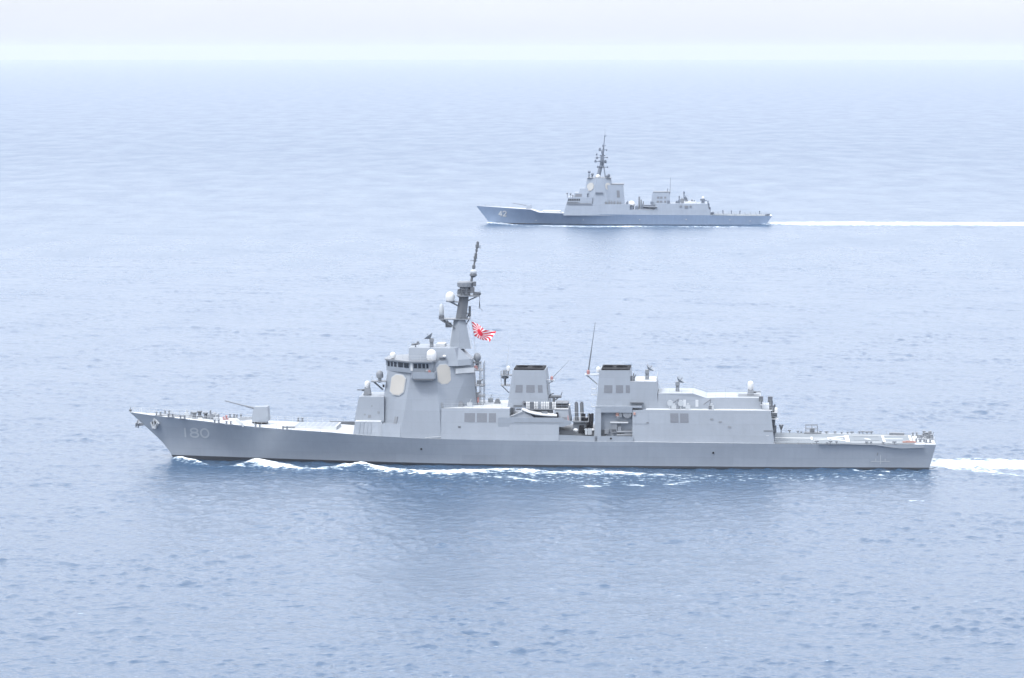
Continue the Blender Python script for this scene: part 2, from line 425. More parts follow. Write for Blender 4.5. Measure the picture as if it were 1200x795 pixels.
    t.links.new(rg.outputs['Result'], mxs.inputs['Fac']); t.links.new(b.outputs['BSDF'], mxs.inputs[1]); t.links.new(fb.outputs['BSDF'], mxs.inputs[2])
    t.links.new(mxs.outputs['Shader'], om.inputs['Surface'])
    me.materials.append(m)
    return o

def band(frame, pts):          # (px, py, half width in metres, strength) on the sea beside a ship
    o = []
    for px, py, wd, st in pts:
        q = frame.on_level(px, py, 0.35); o.append((q.x, q.y, wd, st))
    return o
NEAR_FOAM = [
    (band(NEAR, [(203, 537, 1.2, .6), (212, 538, 1.6, .85), (228, 541.5, 1.6, .75), (243, 545, 1.0, .3)]), 1.0, 1.5),
    (band(NEAR, [(258, 546, 1.0, .35), (280, 545, 1.5, .6), (298, 542, 2.2, .75)]), 0.55, 1.5),
    (band(NEAR, [(303, 541.5, 2.8, 1.15), (320, 545.5, 3.2, 1.15), (340, 548.5, 2.6, .9), (370, 549.5, 1.8, .66), (400, 547.5, 1.6, .64), (422, 546, 2.0, .85)]), 0.8, 1.5),
    (band(NEAR, [(424, 546, 1.8, .7), (445, 548.5, 2.6, .92), (470, 551, 3.4, .95), (500, 553, 3.8, .84), (540, 553, 3.6, .88), (575, 551, 3.2, .7), (605, 551, 3.6, .82), (640, 553.5, 3.4, .68), (700, 553.5, 4.2, .74), (760, 556, 3.4, .6), (830, 557, 2.5, .35)]), 0.65, 1.4),
    (band(NEAR, [(575, 557, 1.4, .5), (600, 557.5, 1.5, .62), (625, 561, 1.5, .62), (650, 564, 1.2, .4)]), 0.3, 1.5),
    (band(NEAR, [(674, 568, 1.6, .4), (692, 568.5, 2.4, .68), (708, 568, 1.4, .4)]), 0.35, 1.5),
    (band(NEAR, [(728, 565, 1.0, .3), (748, 567.5, 2.0, .62), (758, 568.5, 1.4, .5)]), 0.35, 1.5),
    (band(NEAR, [(780, 566, 1.6, .45), (800, 564, 2.0, .5), (812, 562, 1.4, .4)]), 0.2, 2),
    (band(NEAR, [(420, 551, 4.5, .2), (560, 556, 8.0, .30), (700, 560, 9.0, .26), (830, 558, 8.0, .24), (930, 558, 8.5, .25), (1000, 558, 8.0, .24), (1050, 558, 7.0, .30), (1085, 557, 4.0, .2)]), 0.0, 4),
    (band(NEAR, [(1000, 551.5, 0.9, .6), (1040, 551.5, 0.9, .45), (1085, 551.5, 1.0, .3)]), 0.15, 2),
    (band(NEAR, [(1068, 585, 1.2, .5), (1080, 586, 1.2, .5)]), 0.2, 2),
    ([(83.0, 0.5, 7.2, 1.05), (95, 0.5, 7.8, .9), (110, 0.5, 8.6, .78), (160, 1.0, 10.5, .68), (260, 2.0, 15, .62), (420, 4.0, 20, .45), (800, 8, 28, .3)], 0.4, 3),
    (band(NEAR, [(1110, 547, 2.0, .6), (1150, 551, 2.2, .6), (1200, 557, 1.8, .5), (1260, 566, 1.6, .4)]), 0.35, 1.5),
]
FAR_FOAM = [
    (band(FAR, [(574, 261.5, 2.5, .8), (590, 262.8, 3.0, .75), (612, 264.3, 2.5, .55)]), 0.9, 2),
    (band(FAR, [(620, 264.8, 2.5, .65), (640, 264.6, 3.0, .8), (665, 265, 4.0, .9), (690, 265.4, 3.5, .7), (730, 265.6, 3.5, .75), (780, 265.8, 3.0, .5), (830, 266, 3.5, .7), (885, 266, 2.5, .5)]), 0.6, 2),
    ([(71, 0, 9, 1.05), (95, 0, 16, .95), (160, 1, 19, .8), (230, 2, 21, .64), (850, 8, 28, .4)], 1.1, 2.6),
]
sea = make_sea()

# ------------------------------------------------------------------ haze
hz = MB(); hz.box(-36000, 36000, -36000, 36000, -3.0, 140.0)
hm = bpy.data.materials.new('haze_air'); hm.use_nodes = True
ht = hm.node_tree; ht.nodes.remove(ht.nodes['Principled BSDF'])
pv = ht.nodes.new('ShaderNodeVolumePrincipled')
pv.inputs['Color'].default_value = (0.67, 0.705, 0.78, 1); pv.inputs['Density'].default_value = 3.8e-5; pv.inputs['Anisotropy'].default_value = 0.2
ht.links.new(pv.outputs['Volume'], ht.nodes['Material Output'].inputs['Volume'])
haze = hz.build('haze', hm); haze['kind'] = 'stuff'
# SHIPS
# ------------------------------------------------------------------ the near destroyer
N = NEAR
ship = thing('warship', 'large pale grey destroyer in the foreground with 180 on its bow and two funnels', 'warship', N)
XB, XS = N.x(152), N.x(1094.5)
LEN = XS - XB
u_ = lambda x: (x - XB) / LEN
deck_half = spline([0, .03, .08, .15, .25, .35, .45, .6, .8, 1.0], [.35, 1.9, 3.9, 6.1, 8.4, 9.8, 10.4, 10.5, 10.2, 9.0])
wl_half = spline([0, .03, .08, .15, .25, .35, .45, .6, .8, 1.0], [.08, .75, 1.9, 3.6, 6.0, 8.0, 9.1, 9.5, 9.2, 8.1])
_sh = [(152, 483), (170, 485.8), (190, 488.3), (240, 493.8), (290, 499.5), (340, 503.6), (390, 507), (437, 511), (500, 514.2), (560, 515.8), (660, 517), (820, 519), (950, 520.6), (1094, 521.2)]
_sx = [N(px, py, -deck_half(min(1, max(0, u_(N.x(px)))))) for px, py in _sh]
deck_z = spline([p.x for p in _sx], [p.z for p in _sx])
# stem: rakes aft towards the waterline
_st = [N(203.5, 536, 0), N(197, 526, 0), N(188, 515.5, 0), N(175, 503.5, 0), N(163, 492.5, 0), N(152, 483, 0)]
stem_v = spline([0, .2, .4, .62, .82, 1.0], [p.x for p in _st])
STERN0 = N.x(1086.5)
ZK = -2.0
def hull_pt(u, v):
    xd = XB + LEN * u
    zd = deck_z(xd)
    x0 = stem_v(max(v, 0)) if v >= 0 else stem_v(0) - v * 3
    x1 = lerp(STERN0, XS, max(v, 0))
    x = lerp(x0, x1, u)
    z = zd * v if v >= 0 else v * -ZK
    hd, hw = deck_half(u), wl_half(u)
    h = hw + (hd - hw) * max(v, 0) ** 1.35 if v >= 0 else hw * (1 + .25 * v)
    return x, h, z
US = [0, .008, .02, .035, .05, .07, .09, .12, .15, .18, .22, .26, .3, .35, .4, .45, .5, .55, .6, .65, .7, .75, .8, .85, .9, .95, 1.0]
VS = [-1.0, 0.0, .08, .2, .32, .45, .58, .7, .82, .92, 1.0]
def hull_surf(x, z):                     # half breadth of the side at (x, z), by search along the length
    lo, hi = 0.0, 1.0
    for _ in range(40):
        u = (lo + hi) / 2; v = z / deck_z(XB + LEN * u)
        if hull_pt(u, v)[0] < x: lo = u
        else: hi = u
    return hull_pt(lo, z / deck_z(XB + LEN * lo))[1]
mb = MB()
vs = []; fs = []; mi = []
for side in (-1, 1):
    o = len(vs)
    for u in US:
        for v in VS:
            x, h, z = hull_pt(u, v); vs.append((x, side * h, z))
    nv = len(VS)
    for i in range(len(US) - 1):
        for j in range(nv - 1):
            fs.append((o + i * nv + j, o + (i + 1) * nv + j, o + (i + 1) * nv + j + 1, o + i * nv + j + 1)); mi.append(1 if j < 2 else 0)
nv = len(VS); oo = len(US) * nv
for j in range(nv - 1):                  # transom and stem closing
    a = (len(US) - 1) * nv
    fs.append((a + j, a + j + 1, oo + a + j + 1, oo + a + j)); mi.append(1 if j < 2 else 0)
    fs.append((j, j + 1, oo + j + 1, oo + j)); mi.append(1 if j < 2 else 0)
mb.add(vs, fs); mb.mi = mi
mb.build('hull', ['hull', 'boot'], ship, smooth=True)
# weather deck
mb = MB(); vs = []; fs = []
for i, u in enumerate(US):
    x, h, z = hull_pt(u, 1.0)
    vs += [(x, -h, z - .02), (x, -h * .5, z + .06), (x, h * .5, z + .06), (x, h, z - .02)]
    if i:
        for k in range(3): fs.append((4 * i - 4 + k, 4 * i - 3 + k, 4 * i + 1 + k, 4 * i + k))
mb.add(vs, fs).build('deck', 'deck', ship)
def deck_edge(x, inset=0.15, side=-1):
    u = max(0, min(1, u_(x))); return Vector((x, side * (deck_half(u) - inset), deck_z(x)))
def deck_at(x): return deck_z(x) + .04
# number, anchors
q = N(212.3, 514.2, -5.2)
for ch, dx_ in (('1', 0), ('8', 1.55), ('0', 3.9)): number_on(ch, q.x + dx_, q.z, 1.75, 1.95, 0, .36, hull_surf, 'hull_digit', 'number', ship)
def anchor(c, nrm, s=1.0):
    c = Vector(c); nrm = Vector(nrm).normalized(); up = Vector((0, 0, 1)); t = nrm.cross(up).normalized(); up = t.cross(nrm)
    P = lambda a, b, d: c + (t * a + up * b + nrm * d) * s
    mb = MB()
    mb.loft([[P(0, -1.3, .0), P(1.15, 0, .0), P(0, 1.3, .0), P(-1.15, 0, .0)], [P(0, -1.2, .3), P(1.0, 0, .3), P(0, 1.2, .3), P(-1.0, 0, .3)]])      # bolster plate
    mb.tube(P(0, .9, .35), P(0, -.9, .75), .16 * s)                                                      # shank
    for k in (-1, 1):                                                                                     # flukes and crown
        mb.loft([[P(0, -.95, .55), P(k * .3, -.95, .55), P(k * .3, -.95, .95), P(0, -.95, .95)], [P(k * .8, .35, .5), P(k * .95, .25, .5), P(k * .95, .25, .7), P(k * .8, .35, .7)]])
    mb.tube(P(-.5, -.95, .75), P(.5, -.95, .75), .2 * s)
    return mb
ax = N(181.2, 496.6, -2.4).x; az = N(181.2, 496.6, -2.4).z
anchor((ax, -hull_surf(ax, az) - .02, az), (-.55, -1, -.25), 1.0).build('anchor', 'rail', ship)
mb = MB(); mb.lathe((ax - .22, -hull_surf(ax, az) - .42, az + .05), [(.0, -.1), (.48, -.1), (.48, .08), (.0, .08)], axis=(-.4, -1, -.2), n=10); mb.build('hawse_hole', 'black', ship)
mb = anchor(N(163, 496.5, -.2), (-1, -.18, .1), .8)
mb.box(N.x(159), N.x(168), -.5, .5, N.z(163, 499, 0), N.z(163, 496, 0)); mb.build('anchor', 'mid', ship)
# jackstaff, rails, bow gear
mb = MB(); b0 = N(153, 484, 0); mb.tube(b0, b0 + Vector((0, 0, 1.3)), .06); mb.ball(b0 + Vector((0, 0, .55)), .32); mb.build('jackstaff', 'dark', ship)
pts = [deck_edge(XB + d) for d in np.linspace(.8, 46, 15)]
railing(pts, parent=ship, m='deck', r=.045, step=1.6); railing([deck_edge(XB + d, side=1) for d in np.linspace(.8, 46, 15)], parent=ship, m='deck', r=.045, step=1.6)
rb = N.x(413)
def at_deck(px, lat): x = N.x(px, lat); return Vector((x, lat, deck_at(x)))
for px, lat in ((228, -1.4), (234, 1.6), (241, -.2)):
    c = at_deck(px, lat); MB().lathe(c, [(.75, 0), (.75, .2), (.42, .35), (.38, .95), (.62, 1.15), (.55, 1.35), (0, 1.4)]).build('capstan', 'dark', ship)
c = at_deck(250, .4)
mb = MB(); mb.cbox(c + Vector((0, 0, .5)), 2.2, 3.2, 1.0); mb.tube(c + Vector((0, -2, .9)), c + Vector((0, 2, .9)), .45); mb.tube(c + Vector((-.6, 0, 1)), c + Vector((-.6, 0, 1.9)), .2); mb.build('windlass', 'mid', ship)
for px, lat, h in ((262, .6, .5), (265.5, 1.2, .8)):
    c = at_deck(px, lat); mb = MB(); mb.tube(c, c + Vector((0, 0, h)), .18); mb.ball(c + Vector((0, 0, h)), .24); mb.cbox(c + Vector((.25, 0, .2)), .4, .4, .4); mb.build('hydrant', 'red', ship)
for px, lat in ((186, -1.7), (200, -2.9), (214, -3.9), (254, -6.3), (268, -6.9), (302, -8.1), (334, -8.8), (196, 2.2), (222, 3.6), (272, 6), (280, 6.2), (352, 8.2)):
    c = at_deck(px, lat); mb = MB()
    for k in (-.45, .45): mb.lathe(c + Vector((k, 0, 0)), [(.2, 0), (.18, .6), (.26, .68), (.24, .8), (0, .82)], n=10)
    mb.box(c.x - .8, c.x + .8, c.y - .25, c.y + .25, c.z - .05, c.z + .1); mb.build('bollard', 'mid', ship)
for lat in (-1.1, 1.1):
    mb = MB(); a = at_deck(186, lat * .7); b = at_deck(228, lat)
    mb.box(a.x, b.x, lat - .18, lat + .18, a.z - .45, a.z - .2); mb.v = [Vector((p.x, p.y, deck_at(p.x) + (.03 if p.z < a.z - .3 else .18))) for p in mb.v]; mb.build('anchor_chain', 'mid', ship)
for px, lat in ((219, 1.2), (246, 2.5), (253, -2.6)):
    c = at_deck(px, lat); mb = MB(); mb.cbox(c + Vector((0, 0, .4)), 1.0, .8, .8); mb.tube(c + Vector((0, 0, .8)), c + Vector((0, 0, 1.5)), .12); mb.build('deck_vent', 'rail', ship)
mb = MB(); c = at_deck(276, 0)                                   # breakwater across the foredeck
for k in (-1, 1): mb.loft([[(c.x, 0, c.z - .1), (c.x + .15, 0, c.z - .1), (c.x + .15, 0, c.z + .8), (c.x, 0, c.z + .8)], [(c.x + 2.6, k * 6.6, c.z - .5), (c.x + 2.75, k * 6.6, c.z - .5), (c.x + 2.75, k * 6.6, c.z + .35), (c.x + 2.6, k * 6.6, c.z + .35)]])
mb.build('breakwater', 'deck', ship)
# main gun
g0 = at_deck(305, 0); zt = N.z(305, 476, 0); xl, xr = N.x(297.6), N.x(315.2)
gun = MB(); zb = g0.z + .55
gun.loft([[(xl - .1, -1.9, zb), (xr, -1.9, zb), (xr, 1.9, zb), (xl - .1, 1.9, zb)], [(xl - .25, -1.75, zb + .9), (xr + .05, -1.85, zb + .9), (xr + .05, 1.85, zb + .9), (xl - .25, 1.75, zb + .9)],
          [(xl + .25, -1.25, zt - .1), (xr - .1, -1.35, zt), (xr - .1, 1.35, zt), (xl + .25, 1.25, zt - .1)]])
go = gun.build('gun_turret', 'grey', ship)
mb = MB(); mb.lathe((N.x(305), 0, g0.z - .1), [(1.75, 0), (1.75, .62), (0, .64)], n=24); mb.build('turret_ring', 'black', go)
a, b = N(298, 478.6, 0), N(263.5, 469.8, 0); m_ = lerp(a, b, .3)
mb = MB(); mb.tube(a, m_, .26, .2, n=10); mb.tube(m_, b, .15, .10, n=10); mb.build('barrel', 'mid', go)
# forward missile cells, flush hatches in a raised block
x0, x1 = N.x(346), N.x(397); zz = deck_at((x0 + x1) / 2)
mb = MB(); mb.box(x0, x1, -4.2, 4.2, deck_at(x0) - .6, zz + .55); vl = mb.build('missile_cells', 'deck', ship)
for i in range(8):
    for j in range(4):
        xa = lerp(x0 + .4, x1 - .2, i / 8); ya = -3.8 + j * 1.95
        MB().box(xa, xa + (x1 - x0) / 8 - .3, ya, ya + 1.65, zz + .54, zz + .62).build('cell_hatch', 'grey', vl)
c = at_deck(340, -5); MB().box(c.x - 1.3, c.x + 1.0, -5.3, -4.7, c.z - .1, c.z + .35).build('deck_rack', 'dark', ship)
c = at_deck(398, 7); MB().box(N.x(382), N.x(412), 7.3, 7.5, c.z - .2, c.z + .55).build('bulwark', 'dark', ship)

# ---- forward superstructure: a block the full width of the ship, a smaller house before it, and the eight sided radar tower
def block(px0, px1, py_b, py_t, lat_b, lat_t, px0t=None, px1t=None, far=None, ref=None):
    """Wall-sided block: port wall from pixel columns px0..px1, py_b..py_t, leaning in from lat_b to lat_t; same on starboard."""
    px0t = px0 if px0t is None else px0t; px1t = px1 if px1t is None else px1t
    A, B, C_, D = N(px0, py_b, -lat_b), N(px1, py_b, -lat_b), N(px1t, py_t, -lat_t), N(px0t, py_t, -lat_t)
    mir = lambda p: Vector((p.x, -p.y, p.z))
    mb = MB(); mb.loft([[A, B, mir(B), mir(A)], [D, C_, mir(C_), mir(D)]])
    return mb, (A, B, C_, D)
def side_block(pxs, pyt, lat_t, dx0=0.0, inset=.10, z_const=None):
    zt_ = N.z(sum(pxs) / len(pxs), pyt, -lat_t) if z_const is None else z_const
    rings = []
    for i, px in enumerate(pxs):
        x = N.x(px, -9.5); h = deck_half(u_(x)) - inset; xt = x + (dx0 if i == 0 else 0); lt = min(lat_t, h - .5)
        rings.append([(x, -h, deck_z(x) - .06), (xt, -lt, zt_), (xt, lt, zt_), (x, h, deck_z(x) - .06)])
    mb = MB(); mb.loft(rings); a, b = rings[0], rings[-1]
    return mb, tuple(Vector(p) for p in (a[0], b[0], b[1], a[1]))
sup, quad_mid = side_block([517, 540, 568, 597], 479.2, 8.9)
# a sill at the hull line is covered by the block itself; the tower rises through it
supo = sup.build('superstructure', 'grey', ship)
mb, _q = side_block([447, 458, 468.8], 497, 8.8); mb.build('forward_deckhouse', 'grey', supo)
mb, quad_bay = side_block([597.02, 626, 655], 491.5, 9.5); mb.build('boat_deck', 'grey', supo)
mb, q_low = side_block([413.5, 430, 446.9], 494.5, 8.2, dx0=.3, inset=.3)
mb.build('forward_deckhouse', 'grey', supo)
mb, q_up = block(415, 450, 495, 465.3, 6.0, 5.2, px0t=420.5)
fdh = mb.build('forward_deckhouse', 'grey', supo)
for (px, py, sw) in ((427.6, 486, 1.8), (433.2, 488, 3.4), (443.4, 483.6, 2.6), (434.8, 476, 1.6)):
    s = (px - 416.8) / 33; t = (495 - py) / 29.7; w_ = sw / 66
    on_quad(q_up, s - w_, s + w_, t - sw / 60, t + sw / 60, thick=.06).build('vent', 'mid', supo)
MB().box(N(416, 495, -8.2).x, N(446, 495, -8.2).x, -8.25, -5.9, N(430, 494.6, -8.2).z - .02, N(430, 494.6, -8.2).z + .12).build('side_walkway', 'deck', supo)
for px in (420, 425, 430, 434.5):
    s = (px - 413.5) / 35; on_quad(q_low, s, s + .02, .15, .95, thick=.1).build('wall_stiffener', 'grey', supo)
# radar tower
def ring(py, pts):
    r_ = [N(px, py, lat) for px, lat in pts]; return r_ + [Vector((p.x, -p.y, p.z)) for p in reversed(r_)]
rb_ = ring(513.5, [(443.5, -5.0), (468.6, -9.55), (517.2, -9.75), (562, -2.2)]); rt_ = ring(423, [(456, -3.7), (484, -7.6), (510.5, -7.6), (553.5, -1.9)])
zt_ = N.z(495, 423, -7); zb_ = N.z(495, 514, -9.7)
for p in rb_: p.z = zb_
for p in rt_: p.z = zt_
tw = MB(); tw.loft([rb_, rt_]); two = tw.build('radar_tower', 'grey', ship)
f1 = (rb_[0], rb_[1], rt_[1], rt_[0]); f2 = (rb_[1], rb_[2], rt_[2], rt_[1]); f3 = (rb_[2], rb_[3], rt_[3], rt_[2])
on_quad(f1, .245, .825, .55, .805, 'oct', .16).build('radar_panel', 'panel', two)
on_quad(f1, .222, .848, .54, .815, 'oct', .09).build('panel_frame', 'rail', two)
on_quad(f3, .012, .36, .70, .948, 'oct', .16).build('radar_panel', 'panel', two)
on_quad(f3, .0, .375, .69, .958, 'oct', .09).build('panel_frame', 'rail', two)
mir = lambda Q: tuple(Vector((p.x, -p.y, p.z)) for p in Q)
def on_quad_star(quad, *a, **k):
    m_ = on_quad(quad, *a, **k); m_.v = [Vector((p.x, -p.y, p.z)) for p in m_.v]; return m_
for f_, s_ in ((f1, (.245, .825, .55, .805)), (f3, (.012, .36, .70, .948))):
    on_quad_star(f_, *s_, 'oct', .16).build('radar_panel', 'panel', two)
on_quad(f3, .05, .115, .385, .46, thick=.1).build('vent', 'mid', two)
on_quad(f1, .62, .75, .18, .27, thick=.1).build('vent', 'mid', two)
on_quad(f3, .49, .985, .82, .885, thick=.5).build('equipment_panel', 'deck', two)
on_quad(f3, .43, .55, .99, 1.01, thick=.3).build('light_bracket', 'dark', two)
# bridge with its band of windows, and the port and starboard wings
zb0, zb1 = N.z(480, 437.5, -9), N.z(480, 425, -9)
BP = [(453.2, -3.6), (481.5, -8.7), (506, -8.7), (520, -3)]
b_lo = [Vector((N.x(px, lat), lat, zb0)) for px, lat in BP]; b_hi = [Vector((N.x(px - .4, lat), lat * 1.03, zb1)) for px, lat in BP]
mb = MB(); mb.loft([b_lo + [Vector((p.x, -p.y, p.z)) for p in reversed(b_lo)], b_hi + [Vector((p.x, -p.y, p.z)) for p in reversed(b_hi)]])
bro = mb.build('bridge', 'grey', ship)
mb = MB(); rf = [Vector((p.x + (-.3 if i < 2 else .2), p.y * 1.06, zb1 + .01)) for i, p in enumerate(b_hi)]
rf = rf + [Vector((p.x, -p.y, p.z)) for p in reversed(rf)]
mb.loft([rf, [p + Vector((0, 0, .28)) for p in rf]]).build('bridge_roof', 'mid', bro)
qf = (b_lo[0], b_lo[1], b_hi[1], b_hi[0]); qs = (b_lo[1], b_lo[2], b_hi[2], b_hi[1])
for s0, s1 in ((.06, .15), (.19, .28), (.33, .43), (.50, .70), (.745, .93)):
    on_quad(qf, s0, s1, .45, .9, thick=.05).build('window', 'glass', bro); on_quad_star(qf, s0, s1, .45, .9, thick=.05).build('window', 'glass', bro)
for s0, s1 in ((.16, .32), (.37, .52), (.57, .7), (.76, .86)):
    on_quad(qs, s0, s1, .45, .88, thick=.05).build('window', 'glass', bro)
on_quad(qs, .0, .11, .22, .95, thick=.12).build('door', 'white', bro)
q = (Vector((N.x(454.5, -3.6), -3.6 * 1.05, zb1)),)
fr = [Vector((p.x - .25, p.y * 1.05, zb0 - .5)) for p in b_lo[:2]]
for y_ in (1, -1):                                                # front flat of the bridge with its own windows
    pass
for k in range(5):
    ya = -3.3 + k * 1.35; MB().box(b_hi[0].x - .08, b_hi[0].x + .3, ya, ya + 1.05, lerp(zb0, zb1, .5), lerp(zb0, zb1, .9)).build('window', 'glass', bro)
for sg in (-1, 1):
    wz0, wz1 = N.z(495, 444, -10.3), N.z(495, 436.6, -10.3); wx0, wx1 = N.x(482, -10.3), N.x(509.5, -10.3)
    mb = MB()
    a = [(wx0 - .3, sg * 7.4), (wx0 + .3, sg * 10.2), (wx1, sg * 10.2), (wx1, sg * 7.4)]
    mb.loft([[(x, y, wz0) for x, y in a], [(x, y, wz0 + .14) for x, y in a]])
    for (p, q_) in zip(a[:3], a[1:]):
        d = Vector((q_[0] - p[0], q_[1] - p[1], 0)).normalized(); nn = Vector((-d.y, d.x, 0)) * .08
        mb.loft([[(p[0] + nn.x, p[1] + nn.y, wz0), (q_[0] + nn.x, q_[1] + nn.y, wz0), (q_[0] - nn.x, q_[1] - nn.y, wz0), (p[0] - nn.x, p[1] - nn.y, wz0)],
                 [(p[0] + nn.x, p[1] + nn.y, wz1), (q_[0] + nn.x, q_[1] + nn.y, wz1), (q_[0] - nn.x, q_[1] - nn.y, wz1), (p[0] - nn.x, p[1] - nn.y, wz1)]])
    mb.build('bridge_wing', 'grey', bro)
    MB().box(wx0 + .5, wx1 - .3, sg * 9.9 - .4, sg * 9.9 + .2, wz0 - .35, wz0 - .01).build('painted_wing_shade', 'dark', bro)  # dark strip painting in the shade beneath the wing overhang
c = N(500.5, 435.5, -9.2); mb = MB(); mb.tube(c, c + Vector((0, 0, -1.6)), .12); mb.ball(c, .42); mb.cbox(c + Vector((.5, 0, -.1)), .5, .5, .7); mb.build('signal_lamp', 'mid', bro)
c = N(503.2, 435.5, -9.6); mb = MB(); mb.lathe(c, [(.3, -.15), (.3, .15)], axis=(.2, -1, 0)); mb.build('life_ring', 'red', bro)
railing([(b_hi[0].x + .2, -3.4, zb1 + .29), (b_hi[1].x, -8.4, zb1 + .29), (N.x(505, -8.4), -8.4, zb1 + .29)], parent=bro)
# house above the bridge
lo = [(478.7, -6.0), (536.5, -6.0), (552.5, -3.2)]; hi = [(479.2, -5.2), (533, -5.2), (537.5, -3.0)]
zl, zh = N.z(500, 429, -6), N.z(500, 408.2, -5.4)
ml = lambda pts, z: [Vector((N.x(px, la), la, z)) for px, la in pts] + [Vector((N.x(px, la), -la, z)) for px, la in reversed(pts)]
mb = MB(); mb.loft([ml(lo, zl), ml([(479, -5.8), (536, -5.7), (551, -3.1)], N.z(500, 422, -5.8)), ml(hi, zh)]); uh = mb.build('upper_deckhouse', 'grey', ship)
railing([(N.x(481), -5, zh), (N.x(530), -5, zh)], parent=uh); railing([(N.x(481), 5, zh), (N.x(530), 5, zh)], parent=uh)
MB().box(N.x(512), N.x(522), -1.5, 3, zh, N.z(516, 402.6, 0)).build('roof_box', 'deck', uh)
c = N(487, 408, -3); mb = MB(); mb.tube(c + Vector((0, 0, -.4)), c + Vector((0, 0, .8)), .15); mb.tube(c + Vector((-.9, 0, .7)), c + Vector((.9, 0, 1.0)), .22); mb.ball(c + Vector((.5, 0, 1.2)), .28); mb.build('searchlight', 'dark', uh)
MB().ball(N(520.7, 417.7, -6.4), .42, .7).build('small_radome', 'white', uh, smooth=True)
c = N(520.7, 418.6, -6); MB().box(c.x - 1.1, c.x + .3, -6.3, -5.4, c.z - .25, c.z - .05).build('shelf', 'mid', uh)
# fire director dishes: post, tilted dish
def director(px, py_b, py_t, lat, face, parent, s=1.0):
    b = N(px, py_b, lat); t = N(px, py_t, lat)
    mb = MB(); mb.tube(b - Vector((0, 0, .2)), t, .48 * s, .36 * s, n=12); mb.cbox(t - Vector((0, 0, .3)), .9 * s, 1.3 * s, .8 * s)
    o = mb.build('director', 'mid', parent, smooth=True)
    d = Vector(face).normalized(); c = t + d * .35 * s + Vector((d.x * .5 * s, 0, 0))
    mb = MB(); mb.lathe(c, [(.15, -.25), (.55 * s, -.1), (1.2 * s, .42), (1.14 * s, .45), (.5 * s, .02), (0, -.02)], axis=d, n=20); mb.build('dish', 'grey', o, smooth=True)
    MB().tube(c, c + d * .95 * s, .06).build('feed_horn', 'dark', o)
    return o
director(505.8, 409, 397, -2.0, (-.6, .05, .8), ship, .95)
# radomes around the bridge
def radome(px, py_b, rad, h, lat, parent, m='white', post=.4):
    b = N(px, py_b, lat)
    o = MB().dome(b, rad, h).build('radome', m, parent, smooth=True)
    MB().lathe(b, [(rad * .45, -post), (rad * .5, .02)], n=12).build('pedestal', 'mid', o)
    return o
radome(460.4, 420, .62, 1.35, -4.4, ship, post=.9); radome(505.7, 422.4, 1.05, 2.35, -7.4, ship, post=.35)
MB().lathe(N(505.7, 424.4, -7.4), [(1.3, 0), (1.3, .25), (0, .26)]).build('radome_base', 'mid', ship)
radome(445, 443, .78, 1.6, -3.9, ship, 'mid', post=1.0)
z0 = N.z(445, 447.5, -4); mb = MB(); mb.box(N.x(438), N.x(455), -5.2, -2.6, z0, z0 + .2); mb.tube((N.x(440), -4, z0), (N.x(451), -4, z0 - 1.8), .12); mb.tube((N.x(440), -3, z0), (N.x(451), -3, z0 - 1.8), .12); po = mb.build('platform', 'mid', ship)
railing([(N.x(451), -5.1, z0 + .2), (N.x(438.2), -5.1, z0 + .2), (N.x(438.2), -2.7, z0 + .2)], parent=po, h=.9)
c = N(449.5, 452.5, -4.6); MB().lathe(c, [(.3, -.2), (.3, .2)], axis=(1, 0, 0), n=10).build('loudspeaker', 'black', ship)
# close-in guns
def ciws(px, py_b, py_t, lat, aim, white_from, m_top='white'):
    b = N(px, py_b, lat); t = N(px, py_t, lat); h = t.z - b.z
    mb = MB(); mb.lathe(b, [(1.35, 0), (1.35, .3), (.9, .35), (.9, .6), (0, .61)], n=16)
    mb.loft([[b + Vector((x, y, .55)) for x, y in ((-.75, -.8), (.8, -.8), (.8, .8), (-.75, .8))], [b + Vector((x, y, h * white_from)) for x, y in ((-.5, -.55), (.55, -.55), (.55, .55), (-.5, .55))]])
    o = mb.build('close_in_gun', 'mid', ship)
    MB().lathe(b, [(.5, h * white_from - .35), (.62, h * white_from - .2), (.62, h - .62)] + [(.62 * math.cos(t_), h - .62 + .62 * math.sin(t_)) for t_ in (.4, .8, 1.15, 1.57)]).build('radome', m_top, o, smooth=True)
    d = Vector(aim).normalized(); a = b + Vector((0, 0, h * white_from - .75))
    mb = MB(); mb.tube(a, a + d * 1.2, .28, .24); mb.tube(a + d * 1.2, a + d * 2.2, .12); mb.build('gun_barrels', 'dark', o)
    return o
ciws(430.6, 465, 446.3, -1.5, (-1, -.1, .05), .62)
# lattice and platforms on the after side of the tower
z1 = N.z(560, 434, 0); z2 = N.z(560, 452, 0); z3 = N.z(560, 466, 0)
mb = MB()
for z_, xa, xb_ in ((z1, 552, 566.5), (z2, 556, 568), (z3 + .3, 556, 568)): mb.box(N.x(xa), N.x(xb_), -2.0, 2.0, z_, z_ + .16)
for px in (562.8, 567.3):
    for la in (-1.9, 1.9): mb.tube((N.x(px), la, N.z(560, 479, 0)), (N.x(px), la, N.z(560, 424, 0)), .07)
for k in range(12): zz_ = lerp(N.z(560, 478, 0), z1, k / 12); mb.tube((N.x(562.8), -1.9, zz_), (N.x(567.3), -1.9, zz_), .04)
lad = mb.build('tower_platform', 'mid', ship)
for z_ in (z1, z2): railing([(N.x(556), -1.95, z_ + .16), (N.x(567), -1.95, z_ + .16), (N.x(567), 1.95, z_ + .16)], parent=lad, h=.95)
c = N(559.3, 421.5, -.8); mb = MB(); mb.lathe(c, [(.35, -2), (.4, -.4), (.75, 0), (.8, .7), (.55, 1.25), (.2, 1.45), (0, 1.5)]); mb.build('sensor_ball', 'mid', lad, smooth=True)
